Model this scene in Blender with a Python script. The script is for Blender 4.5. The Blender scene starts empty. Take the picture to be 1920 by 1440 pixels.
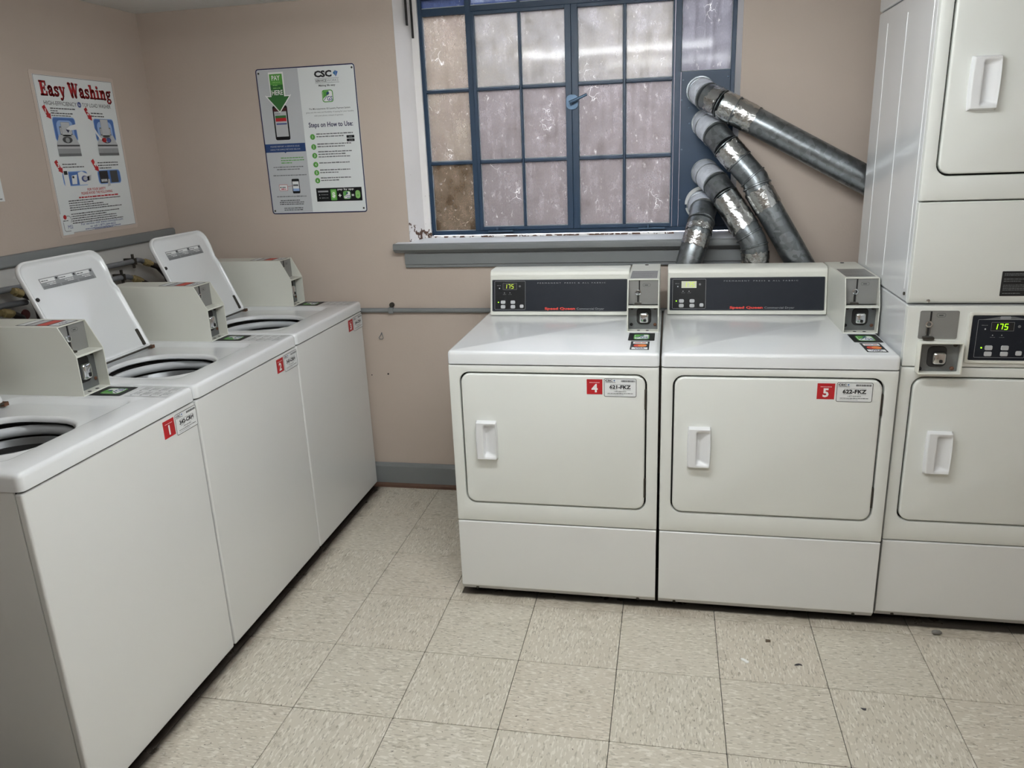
import bpy, bmesh, math, random
from mathutils import Matrix, Vector
random.seed(7)
S = bpy.context.scene
C = S.collection

# ---------------------------------------------------------------- camera, world, exposure
def cam():
    yaw, pitch, roll = -0.205131, 0.292131, -0.040555
    cy, sy, cp, sp = math.cos(yaw), math.sin(yaw), math.cos(pitch), math.sin(pitch)
    f = Vector((sy*cp, cy*cp, -sp)); r = Vector((cy, -sy, 0)); u = r.cross(f)
    c, s = math.cos(roll), math.sin(roll)
    r2 = c*r + s*u; u2 = -s*r + c*u
    d = bpy.data.cameras.new('camera'); o = bpy.data.objects.new('camera', d); C.objects.link(o)
    d.sensor_width = 36.0; d.sensor_fit = 'HORIZONTAL'; d.lens = 1457.1/1920*36.0; d.clip_start = 0.02
    o.matrix_world = Matrix(((r2.x, u2.x, -f.x, 1.35204), (r2.y, u2.y, -f.y, -2.02899), (r2.z, u2.z, -f.z, 1.52518), (0, 0, 0, 1)))
    S.camera = o
cam()
W = bpy.data.worlds.new('sky'); S.world = W; W.use_nodes = True
bg = W.node_tree.nodes['Background']
bg.inputs[0].default_value = (0.86, 0.91, 1.0, 1); bg.inputs[1].default_value = 15.0
S.view_settings.view_transform = 'Standard'; S.view_settings.look = 'None'
S.view_settings.exposure = 0.12; S.view_settings.gamma = 1.0; S.view_settings.use_curve_mapping = False
S.cycles.adaptive_threshold = 0.04; S.cycles.max_bounces = 6; S.cycles.diffuse_bounces = 4; S.cycles.glossy_bounces = 2; S.cycles.transmission_bounces = 3; S.cycles.transparent_max_bounces = 5; S.cycles.caustics_reflective = False; S.cycles.caustics_refractive = False
TUBE = 70.0            # emission of the fluorescent tubes

# ---------------------------------------------------------------- materials
def lin(c):
    return tuple(((x/255)/12.92 if x/255 <= 0.04045 else ((x/255+0.055)/1.055)**2.4) for x in c) + (1.0,)
def mat(name, rgb, rough=0.5, metal=0.0, var=0.04, vscale=6.0, bump=0.0, bscale=200.0, spec=0.5, emit=None, es=1.0, coat=0.0, stretch=None):
    m = bpy.data.materials.new(name); m.use_nodes = True; nt = m.node_tree; N = nt.nodes; L = nt.links
    b = N['Principled BSDF']
    b.inputs['Roughness'].default_value = rough; b.inputs['Metallic'].default_value = metal
    b.inputs['Specular IOR Level'].default_value = spec; b.inputs['Coat Weight'].default_value = coat
    b.inputs['Coat Roughness'].default_value = 0.12
    c = lin(rgb)
    tc = N.new('ShaderNodeTexCoord'); mp = N.new('ShaderNodeMapping'); L.new(tc.outputs['Object'], mp.inputs[0])
    if stretch: mp.inputs['Scale'].default_value = stretch
    nz = N.new('ShaderNodeTexNoise'); nz.inputs['Scale'].default_value = vscale; nz.inputs['Detail'].default_value = 4
    L.new(mp.outputs[0], nz.inputs[0])
    mx = N.new('ShaderNodeMix'); mx.data_type = 'RGBA'
    mx.inputs[6].default_value = tuple(max(0, x*(1-var)) for x in c[:3]) + (1,)
    mx.inputs[7].default_value = tuple(min(1, x*(1+var)) for x in c[:3]) + (1,)
    L.new(nz.outputs[0], mx.inputs[0]); L.new(mx.outputs[2], b.inputs['Base Color'])
    if bump:
        n2 = N.new('ShaderNodeTexNoise'); n2.inputs['Scale'].default_value = bscale; n2.inputs['Detail'].default_value = 3
        L.new(mp.outputs[0], n2.inputs[0])
        bp = N.new('ShaderNodeBump'); bp.inputs['Strength'].default_value = bump; bp.inputs['Distance'].default_value = 0.004
        L.new(n2.outputs[0], bp.inputs['Height']); L.new(bp.outputs[0], b.inputs['Normal'])
    if emit:
        b.inputs['Emission Color'].default_value = lin(emit); b.inputs['Emission Strength'].default_value = es
    return m
M = {}
def dm(key, *a, **k): M[key] = mat(key, *a, **k)
dm('wall_beige', (191, 177, 165), 0.75, var=0.05, vscale=3, bump=0.12, bscale=90)
dm('wall_pale', (196, 194, 190), 0.7, var=0.12, vscale=5, bump=0.1, bscale=60)
dm('trim_grey', (122, 125, 126), 0.45, var=0.06, vscale=9, bump=0.05, bscale=60)
dm('base_brown', (92, 66, 52), 0.6, var=0.3, vscale=40)
dm('ceiling_white', (222, 222, 220), 0.9, var=0.05, vscale=30, bump=0.5, bscale=160)
dm('ceiling_gap', (90, 88, 84), 0.9)
dm('enamel', (229, 231, 232), 0.22, var=0.015, vscale=3, spec=0.5, coat=0.5)
dm('enamel_warm', (227, 229, 224), 0.33, var=0.015, vscale=3, spec=0.5)
dm('enamel_front', (227, 228, 226), 0.27, var=0.015, vscale=3, spec=0.5, coat=0.25)
dm('box_cream', (218, 218, 208), 0.35, var=0.02, vscale=8)
dm('plastic_white', (230, 231, 232), 0.35, var=0.01)
dm('console_cream', (222, 222, 213), 0.35, var=0.02)
dm('panel_navy', (27, 31, 39), 0.5, var=0.15, vscale=40, spec=0.25)
dm('panel_black', (16, 17, 20), 0.45, var=0.1, spec=0.3)
dm('gasket', (38, 37, 36), 0.7)
dm('dark_hole', (18, 17, 17), 0.7)
dm('plate_grey', (142, 142, 140), 0.35, metal=0.35, var=0.05, vscale=30)
dm('plate_steel', (118, 121, 122), 0.35, metal=0.6, var=0.12, vscale=40)
dm('chrome', (222, 224, 226), 0.1, metal=1.0, var=0.02)
dm('screw_dark', (66, 62, 56), 0.5, metal=0.5)
dm('rust', (92, 58, 38), 0.7, var=0.4, vscale=300)
dm('drum_steel', (120, 122, 124), 0.35, metal=0.7, var=0.1)
dm('tub_white', (206, 209, 212), 0.4, var=0.03)
dm('frame_blue', (24, 52, 78), 0.45, var=0.08, vscale=12, bump=0.04, bscale=80)
dm('jamb_white', (236, 233, 232), 0.5, var=0.05, vscale=8, bump=0.1, bscale=50)
dm('sill_white', (238, 240, 243), 0.4, var=0.04, vscale=8)
dm('latch_metal', (76, 98, 120), 0.35, metal=0.5)
dm('putty', (214, 222, 222), 0.6, bump=0.3, bscale=150)
dm('ring_white', (196, 198, 196), 0.4)
dm('pipe_grey', (118, 120, 124), 0.45, var=0.1, vscale=20)
dm('brass', (176, 158, 112), 0.4, metal=0.4, var=0.1)
dm('hose_dark', (48, 38, 36), 0.5, var=0.2, vscale=30)
dm('valve_red', (96, 34, 34), 0.5)
dm('paper_white', (228, 230, 230), 0.55, var=0.01)
dm('paper_grey', (190, 193, 196), 0.55, var=0.02)
dm('sheet_cool', (226, 230, 230), 0.45, var=0.02)
dm('sleeve', (202, 188, 177), 0.3, var=0.04)
dm('navy', (30, 32, 74), 0.5); dm('blue_band', (34, 62, 112), 0.5); dm('blue_mid', (74, 112, 176), 0.5)
dm('blue_light', (150, 178, 220), 0.5); dm('blue_text', (72, 86, 140), 0.5); dm('logo_blue', (44, 108, 156), 0.5)
dm('red', (176, 30, 36), 0.5); dm('red_sticker', (172, 24, 32), 0.4); dm('red_dark', (70, 20, 26), 0.5)
dm('ink', (30, 30, 34), 0.5); dm('ink_soft', (104, 106, 108), 0.5); dm('ink_mid', (66, 68, 70), 0.5)
dm('green', (86, 156, 66), 0.5); dm('green_dark', (48, 104, 50), 0.5); dm('green_pale', (132, 186, 104), 0.5)
dm('white_ink', (236, 236, 234), 0.5); dm('grey_ink', (150, 152, 154), 0.5); dm('grey_light', (186, 188, 190), 0.5)
dm('orange', (222, 128, 60), 0.5); dm('red_orange', (196, 62, 44), 0.5)
dm('console_red', (214, 58, 44), 0.5); dm('console_grey', (150, 152, 156), 0.5)
dm('led_green', (150, 255, 30), 0.5, emit=(170, 255, 30), es=1.3)
dm('led_dim', (190, 210, 60), 0.5, emit=(190, 215, 50), es=0.45)
dm('lcd_pale', (206, 208, 186), 0.3)
dm('debris_white', (250, 250, 247), 0.5, var=0.0); dm('debris_dark', (52, 50, 56), 0.6); dm('debris_brown', (96, 82, 66), 0.7)
dm('lint', (120, 118, 114), 0.9, bump=0.8, bscale=400)
dm('lamp_white', (228, 228, 226), 0.4)
dm('outside_brick', (80, 66, 54), 0.85, var=0.4, vscale=9); dm('outside_grey', (112, 104, 106), 0.9, var=0.2, vscale=2)
dm('outside_ground', (120, 116, 108), 0.9, var=0.2, vscale=3)

def nodes_of(key):
    m = bpy.data.materials.new(key); m.use_nodes = True; M[key] = m
    return m.node_tree, m.node_tree.nodes, m.node_tree.links
def ramp(N, p0, p1, c0=(0, 0, 0, 1), c1=(1, 1, 1, 1)):
    r = N.new('ShaderNodeValToRGB'); r.color_ramp.elements[0].position = p0; r.color_ramp.elements[1].position = p1
    r.color_ramp.elements[0].color = c0; r.color_ramp.elements[1].color = c1
    return r
def mixc(N, L, fac, a, b):
    x = N.new('ShaderNodeMix'); x.data_type = 'RGBA'
    if hasattr(fac, 'links'): L.new(fac, x.inputs[0])
    else: x.inputs[0].default_value = fac
    for i, q in ((6, a), (7, b)):
        if hasattr(q, 'links'): L.new(q, x.inputs[i])
        else: x.inputs[i].default_value = q
    return x.outputs[2]
def vct():
    nt, N, L = nodes_of('vinyl_tile'); b = N['Principled BSDF']
    tc = N.new('ShaderNodeTexCoord'); oi = N.new('ShaderNodeObjectInfo')
    ad = N.new('ShaderNodeVectorMath'); ad.operation = 'ADD'; L.new(tc.outputs['Object'], ad.inputs[0])
    sc = N.new('ShaderNodeVectorMath'); sc.operation = 'SCALE'; sc.inputs[0].default_value = (37, 91, 13); L.new(oi.outputs['Random'], sc.inputs['Scale'])
    L.new(sc.outputs[0], ad.inputs[1])
    def noise(scale, st, det=2.0):
        mp = N.new('ShaderNodeMapping'); mp.inputs['Scale'].default_value = st; L.new(ad.outputs[0], mp.inputs[0])
        n = N.new('ShaderNodeTexNoise'); n.inputs['Scale'].default_value = scale; n.inputs['Detail'].default_value = det
        L.new(mp.outputs[0], n.inputs[0]); return n.outputs[0]
    base = mixc(N, L, noise(9, (1, 1, 1)), lin((198, 191, 175)), lin((208, 202, 188)))
    tone = N.new('ShaderNodeMapRange'); L.new(oi.outputs['Random'], tone.inputs[0]); tone.inputs[3].default_value = 0.0; tone.inputs[4].default_value = 0.35
    base = mixc(N, L, tone.outputs[0], base, lin((204, 192, 176)))
    lf = ramp(N, 0.58, 0.62); L.new(noise(105, (0.42, 1.5, 1), 1.0), lf.inputs[0])
    lk = N.new('ShaderNodeMath'); lk.operation = 'MULTIPLY'; lk.inputs[1].default_value = 0.72; L.new(lf.outputs[0], lk.inputs[0]); base = mixc(N, L, lk.outputs[0], base, lin((228, 223, 211)))
    df = ramp(N, 0.60, 0.66); L.new(noise(112, (0.45, 1.6, 1.0), 1.0), df.inputs[0])
    m2 = N.new('ShaderNodeMath'); m2.operation = 'MULTIPLY'; m2.inputs[1].default_value = 0.62; L.new(df.outputs[0], m2.inputs[0])
    base = mixc(N, L, m2.outputs[0], base, lin((150, 142, 126)))
    sf = ramp(N, 0.725, 0.74); L.new(noise(95, (1, 1.3, 2.0)), sf.inputs[0])
    base = mixc(N, L, sf.outputs[0], base, lin((96, 88, 78)))
    # grime swept against the machines, plus painted shadow in the gaps beneath them
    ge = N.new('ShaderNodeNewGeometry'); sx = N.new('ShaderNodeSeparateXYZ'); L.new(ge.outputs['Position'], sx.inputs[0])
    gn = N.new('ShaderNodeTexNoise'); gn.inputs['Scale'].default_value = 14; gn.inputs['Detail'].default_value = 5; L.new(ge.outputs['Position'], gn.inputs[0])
    def grime(sock, a, b, amt):
        r = N.new('ShaderNodeMapRange'); L.new(sock, r.inputs[0]); r.inputs[1].default_value = a; r.inputs[2].default_value = b
        k = N.new('ShaderNodeMath'); k.operation = 'MULTIPLY'; L.new(r.outputs[0], k.inputs[0]); L.new(gn.outputs[0], k.inputs[1])
        r2 = ramp(N, 0.1, 0.62); L.new(k.outputs[0], r2.inputs[0])
        k2 = N.new('ShaderNodeMath'); k2.operation = 'MULTIPLY'; k2.inputs[1].default_value = amt; L.new(r2.outputs[0], k2.inputs[0]); return k2.outputs[0]
    base = mixc(N, L, grime(sx.outputs['X'], 0.085, 0.0, 0.9), base, lin((74, 58, 46)))
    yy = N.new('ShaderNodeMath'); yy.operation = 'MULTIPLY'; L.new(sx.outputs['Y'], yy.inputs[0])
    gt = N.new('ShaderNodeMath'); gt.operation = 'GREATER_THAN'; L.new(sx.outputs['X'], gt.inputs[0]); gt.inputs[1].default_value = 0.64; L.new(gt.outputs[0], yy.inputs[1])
    base = mixc(N, L, grime(yy.outputs[0], 0.22, 0.36, 0.5), base, lin((108, 92, 76)))
    def under(sock, a, b_, amp):  # near black: dirt together with the painted shadow of the gap
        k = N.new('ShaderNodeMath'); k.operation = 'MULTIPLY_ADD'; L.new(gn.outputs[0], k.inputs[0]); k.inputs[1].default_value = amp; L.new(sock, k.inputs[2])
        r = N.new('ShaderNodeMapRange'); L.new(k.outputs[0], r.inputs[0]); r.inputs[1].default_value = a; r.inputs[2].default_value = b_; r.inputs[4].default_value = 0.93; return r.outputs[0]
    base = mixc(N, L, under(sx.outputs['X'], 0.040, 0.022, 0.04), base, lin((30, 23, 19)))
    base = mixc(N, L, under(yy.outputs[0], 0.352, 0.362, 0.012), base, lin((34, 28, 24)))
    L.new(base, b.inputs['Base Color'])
    rr = N.new('ShaderNodeMapRange'); L.new(gn.outputs[0], rr.inputs[0]); rr.inputs[3].default_value = 0.2; rr.inputs[4].default_value = 0.4
    L.new(rr.outputs[0], b.inputs['Roughness'])
    bp = N.new('ShaderNodeBump'); bp.inputs['Strength'].default_value = 0.05; bp.inputs['Distance'].default_value = 0.003
    L.new(noise(18, (1, 1, 1)), bp.inputs['Height']); L.new(bp.outputs[0], b.inputs['Normal'])
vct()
def galv(key, rgb, rough, bump, bscale, metal=0.85, vs=60, spangle=0.25):
    nt, N, L = nodes_of(key); b = N['Principled BSDF']; b.inputs['Metallic'].default_value = metal; b.inputs['Roughness'].default_value = rough
    tc = N.new('ShaderNodeTexCoord'); v = N.new('ShaderNodeTexVoronoi'); v.inputs['Scale'].default_value = vs; L.new(tc.outputs['Object'], v.inputs[0])
    c = lin(rgb); lo = tuple(x*(1-spangle) for x in c[:3]) + (1,); hi = tuple(min(1, x*(1+spangle)) for x in c[:3]) + (1,)
    sp = N.new('ShaderNodeSeparateColor'); L.new(v.outputs['Color'], sp.inputs[0])
    L.new(mixc(N, L, sp.outputs[0], lo, hi), b.inputs['Base Color'])
    n = N.new('ShaderNodeTexNoise'); n.inputs['Scale'].default_value = bscale; n.inputs['Detail'].default_value = 3; L.new(tc.outputs['Object'], n.inputs[0])
    bp = N.new('ShaderNodeBump'); bp.inputs['Strength'].default_value = bump; bp.inputs['Distance'].default_value = 0.01
    L.new(n.outputs[0], bp.inputs['Height']); L.new(bp.outputs[0], b.inputs['Normal'])
galv('galvanised', (126, 131, 134), 0.34, 0.06, 14)
galv('galvanised_lit', (214, 218, 226), 0.45, 0.05, 20, metal=0.0, spangle=.1)  # window light on the first elbow pieces, painted in as paler metal
galv('foil', (188, 189, 188), 0.24, 0.4, 55, metal=1.0, vs=40, spangle=0.06)
def jamb():
    m = M['jamb_white']; nt = m.node_tree; N = nt.nodes; L = nt.links; b = N['Principled BSDF']
    src = b.inputs['Base Color'].links[0].from_socket
    ge = N.new('ShaderNodeNewGeometry'); sx = N.new('ShaderNodeSeparateXYZ'); L.new(ge.outputs['Position'], sx.inputs[0])
    r = N.new('ShaderNodeMapRange'); L.new(sx.outputs['Z'], r.inputs[0]); r.inputs[1].default_value = 1.27; r.inputs[2].default_value = 1.155; r.inputs[3].default_value = 0; r.inputs[4].default_value = 0.3
    n = N.new('ShaderNodeTexNoise'); n.inputs['Scale'].default_value = 45; n.inputs['Detail'].default_value = 5; L.new(ge.outputs['Position'], n.inputs[0])
    a = N.new('ShaderNodeMath'); L.new(n.outputs[0], a.inputs[0]); L.new(r.outputs[0], a.inputs[1])
    rp = ramp(N, 0.72, 0.76); L.new(a.outputs[0], rp.inputs[0])
    L.new(mixc(N, L, rp.outputs[0], src, lin((92, 66, 52))), b.inputs['Base Color'])
jamb()
def pane_mat(key, tint, dirt_lo, dirt_hi, tint2):
    nt, N, L = nodes_of(key)
    N.remove(N['Principled BSDF']); out = N['Material Output']
    ge = N.new('ShaderNodeNewGeometry'); ps = ge.outputs['Position']
    def noise(s, st=(1, 1, 1), d=5.0, rough=0.55):
        mp = N.new('ShaderNodeMapping'); mp.inputs['Scale'].default_value = st; L.new(ps, mp.inputs[0])
        n = N.new('ShaderNodeTexNoise'); n.inputs['Scale'].default_value = s; n.inputs['Detail'].default_value = d; n.inputs['Roughness'].default_value = rough; L.new(mp.outputs[0], n.inputs[0]); return n.outputs[0]
    col = mixc(N, L, noise(7), lin(tint), lin(tint2))
    sp = ramp(N, 0.62, 0.74); L.new(noise(60, (1, 1, 0.6), 6, 0.7), sp.inputs[0])
    col = mixc(N, L, sp.outputs[0], col, lin((252, 248, 240)))
    fg = ramp(N, 0.35, 0.65, (.78, .77, .78, 1), (1, 1, 1, 1)); L.new(noise(260, (1, 1, 0.45), 3, 0.7), fg.inputs[0])
    mm = N.new('ShaderNodeMix'); mm.data_type = 'RGBA'; mm.blend_type = 'MULTIPLY'; mm.inputs[0].default_value = 1.0; L.new(col, mm.inputs[6]); L.new(fg.outputs[0], mm.inputs[7]); col = mm.outputs[2]
    vo = N.new('ShaderNodeTexVoronoi'); vo.feature = 'DISTANCE_TO_EDGE'; vo.inputs['Scale'].default_value = 22
    wv = N.new('ShaderNodeVectorMath'); wv.operation = 'ADD'; nv = N.new('ShaderNodeTexNoise'); nv.inputs['Scale'].default_value = 18; L.new(ps, nv.inputs[0])
    sv = N.new('ShaderNodeVectorMath'); sv.operation = 'SCALE'; sv.inputs['Scale'].default_value = 0.09; L.new(nv.outputs['Color'], sv.inputs[0]); L.new(ps, wv.inputs[0]); L.new(sv.outputs[0], wv.inputs[1]); L.new(wv.outputs[0], vo.inputs[0])
    cr = ramp(N, 0.004, 0.018, (1, 1, 1, 1), (0, 0, 0, 1)); L.new(vo.outputs['Distance'], cr.inputs[0])
    cm = ramp(N, 0.62, 0.70); L.new(noise(9, (1, 1, 1), 3), cm.inputs[0])
    ck = N.new('ShaderNodeMath'); ck.operation = 'MULTIPLY'; L.new(cr.outputs[0], ck.inputs[0]); L.new(cm.outputs[0], ck.inputs[1])
    col = mixc(N, L, ck.outputs[0], col, lin((250, 248, 244)))
    st = ramp(N, 0.45, 0.8); L.new(noise(70, (1, 1, 0.06), 3), st.inputs[0])
    d0 = N.new('ShaderNodeMapRange'); L.new(noise(16, (1, 1, 0.8), 6, 0.65), d0.inputs[0])
    d0.inputs[1].default_value = 0.3; d0.inputs[2].default_value = 0.72; d0.inputs[3].default_value = dirt_lo; d0.inputs[4].default_value = dirt_hi
    ad = N.new('ShaderNodeMath'); ad.operation = 'MULTIPLY_ADD'; L.new(st.outputs[0], ad.inputs[0]); ad.inputs[1].default_value = 0.15; L.new(d0.outputs[0], ad.inputs[2])
    ad2 = N.new('ShaderNodeMath'); ad2.operation = 'MULTIPLY_ADD'; L.new(ck.outputs[0], ad2.inputs[0]); ad2.inputs[1].default_value = 0.5; L.new(ad.outputs[0], ad2.inputs[2]); ad2.use_clamp = True; ad = ad2
    tr = N.new('ShaderNodeBsdfTransparent'); tr.inputs[0].default_value = (0.86, 0.88, 0.9, 1)
    tl = N.new('ShaderNodeBsdfTranslucent'); L.new(col, tl.inputs[0])
    df = N.new('ShaderNodeBsdfDiffuse'); L.new(col, df.inputs[0])
    dm_ = N.new('ShaderNodeMixShader'); dm_.inputs[0].default_value = 0.3; L.new(tl.outputs[0], dm_.inputs[1]); L.new(df.outputs[0], dm_.inputs[2])
    ms = N.new('ShaderNodeMixShader'); L.new(ad.outputs[0], ms.inputs[0]); L.new(tr.outputs[0], ms.inputs[1]); L.new(dm_.outputs[0], ms.inputs[2])
    gl = N.new('ShaderNodeBsdfGlossy'); gl.inputs['Roughness'].default_value = 0.06
    bp = N.new('ShaderNodeBump'); bp.inputs['Strength'].default_value = 0.16; bp.inputs['Distance'].default_value = 0.01; L.new(noise(4, (1, 1, 1), 1), bp.inputs['Height'])
    L.new(bp.outputs[0], gl.inputs['Normal'])
    m2 = N.new('ShaderNodeMixShader'); m2.inputs[0].default_value = 0.009; L.new(ms.outputs[0], m2.inputs[1]); L.new(gl.outputs[0], m2.inputs[2])
    L.new(m2.outputs[0], out.inputs[0])
pane_mat('pane_dirty', (128, 121, 118), 0.5, 0.78, (136, 126, 122))
pane_mat('pane_ochre', (150, 142, 124), 0.45, 0.8, (140, 126, 120))
pane_mat('pane_brown', (112, 98, 80), 0.3, 0.95, (98, 82, 64))
pane_mat('pane_sky_tint', (92, 108, 146), 0.82, 0.94, (112, 124, 152))  # blue of the sky behind, painted into the glass as a tint
pane_mat('pane_frost', (140, 138, 142), 0.78, 0.95, (150, 147, 150))
pane_mat('pane_upper', (136, 134, 134), 0.5, 0.82, (150, 142, 126))
nt, N, L = nodes_of('light_leak_edge'); N.remove(N['Principled BSDF'])  # bright rim painting the light that leaks in round each pane
_t = N.new('ShaderNodeBsdfTranslucent'); _d = N.new('ShaderNodeBsdfDiffuse'); _m = N.new('ShaderNodeMixShader'); _n = N.new('ShaderNodeTexNoise'); _n.inputs['Scale'].default_value = 120
_c = mixc(N, L, _n.outputs[0], lin((190, 196, 198)), lin((235, 238, 238))); L.new(_c, _t.inputs[0]); L.new(_c, _d.inputs[0]); _m.inputs[0].default_value = 0.5
L.new(_t.outputs[0], _m.inputs[1]); L.new(_d.outputs[0], _m.inputs[2]); L.new(_m.outputs[0], N['Material Output'].inputs[0])

# ---------------------------------------------------------------- geometry helpers
class G:
    def __init__(s): s.v = []; s.f = []; s.m = []
    def add(s, v, f, mi=0):
        b = len(s.v); s.v += [tuple(p) for p in v]; s.f += [tuple(b+i for i in q) for q in f]; s.m += [mi]*len(f); return s
    def box(s, x0, x1, y0, y1, z0, z1, mi=0):
        v = [(x0, y0, z0), (x1, y0, z0), (x1, y1, z0), (x0, y1, z0), (x0, y0, z1), (x1, y0, z1), (x1, y1, z1), (x0, y1, z1)]
        return s.add(v, [(0, 3, 2, 1), (4, 5, 6, 7), (0, 1, 5, 4), (1, 2, 6, 5), (2, 3, 7, 6), (3, 0, 4, 7)], mi)
    def loops(s, ls, c0=False, c1=False, mi=0):
        n = len(ls[0]); v = [p for l in ls for p in l]; f = []
        for k in range(len(ls)-1):
            for i in range(n):
                j = (i+1) % n; f.append((k*n+i, k*n+j, (k+1)*n+j, (k+1)*n+i))
        if c0: f.append(tuple(reversed(range(n))))
        if c1: f.append(tuple((len(ls)-1)*n+i for i in range(n)))
        return s.add(v, f, mi)
    def prism(s, poly, ax, a, b, mi=0):
        def P(p, t):
            return (t, p[0], p[1]) if ax == 'x' else (p[0], t, p[1]) if ax == 'y' else (p[0], p[1], t)
        return s.loops([[P(p, a) for p in poly], [P(p, b) for p in poly]], True, True, mi)
    def tube(s, pts, r, n=20, caps=True, mi=0):
        pts = [Vector(p) for p in pts]; R = r if isinstance(r, (list, tuple)) else [r]*len(pts)
        ls = []; up = None
        for i, p in enumerate(pts):
            if i == 0: t = pts[1]-p
            elif i == len(pts)-1: t = p-pts[i-1]
            else: t = (pts[i+1]-p).normalized()+(p-pts[i-1]).normalized()
            t.normalize()
            if up is None:
                up = Vector((0, 0, 1)) if abs(t.z) < 0.9 else Vector((1, 0, 0))
            a = up.cross(t)
            a.normalize(); b = t.cross(a); up = b
            ls.append([p + R[i]*(math.cos(2*math.pi*k/n)*a + math.sin(2*math.pi*k/n)*b) for k in range(n)])
        return s.loops(ls, caps, caps, mi)
    def lathe(s, prof, c, ax='z', n=40, mi=0, caps=False):
        c = Vector(c); ls = []
        for r, h in prof:
            l = []
            for k in range(n):
                a = 2*math.pi*k/n; x, y = r*math.cos(a), r*math.sin(a)
                l.append(c + (Vector((x, y, h)) if ax == 'z' else Vector((x, h, y)) if ax == 'y' else Vector((h, x, y))))
            ls.append(l)
        return s.loops(ls, caps, caps, mi)
    def disc(s, c, r, t, ax='y', n=16, mi=0):
        return s.lathe([(r, 0), (r, t)], c, ax, n, mi, True)
    def build(s, name, mats, parent=None, smooth=None, bevel=0, seg=3, loc=None):
        if not isinstance(mats, (list, tuple)): mats = [mats]
        me = bpy.data.meshes.new(name); me.from_pydata(s.v, [], s.f)
        for m in mats: me.materials.append(M[m])
        me.polygons.foreach_set('material_index', s.m)
        bm = bmesh.new(); bm.from_mesh(me); bmesh.ops.recalc_face_normals(bm, faces=bm.faces); bm.to_mesh(me); bm.free()
        if smooth is not None or bevel:
            me.shade_smooth()
            if not bevel: me.set_sharp_from_angle(angle=math.radians(smooth))
        o = bpy.data.objects.new(name, me); C.objects.link(o)
        if parent: o.parent = parent
        if loc: o.location = loc
        if bevel:
            md = o.modifiers.new('edge', 'BEVEL'); md.width = bevel; md.segments = seg; md.limit_method = 'ANGLE'; md.harden_normals = True; md.use_clamp_overlap = True
        return o
def rrect(x0, x1, y0, y1, r, k=6, m=1):
    R = r if isinstance(r, (tuple, list)) else (r,)*4            # corners: x1y0? order below
    cs = [(x1-R[0], y0+R[0], -90, R[0]), (x1-R[1], y1-R[1], 0, R[1]), (x0+R[2], y1-R[2], 90, R[2]), (x0+R[3], y0+R[3], 180, R[3])]
    arcs = [[(cx+rr*math.cos(math.radians(a+90*i/k)), cy+rr*math.sin(math.radians(a+90*i/k))) for i in range(k+1)] for cx, cy, a, rr in cs]
    p = []
    for q in range(4):
        p += arcs[q]; a, b = arcs[q][-1], arcs[(q+1) % 4][0]
        p += [(a[0]+(b[0]-a[0])*i/m, a[1]+(b[1]-a[1])*i/m) for i in range(1, m)]
    return p
def tag(o, label=None, cat=None, group=None, kind=None):
    if label: o['label'] = label
    if cat: o['category'] = cat
    if group: o['group'] = group
    if kind: o['kind'] = kind
    return o
def thing(name, loc, label=None, cat=None, group=None, kind=None):
    o = bpy.data.objects.new(name, None); C.objects.link(o); o.location = loc; o.empty_display_size = 0.1
    return tag(o, label, cat, group, kind)

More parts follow.
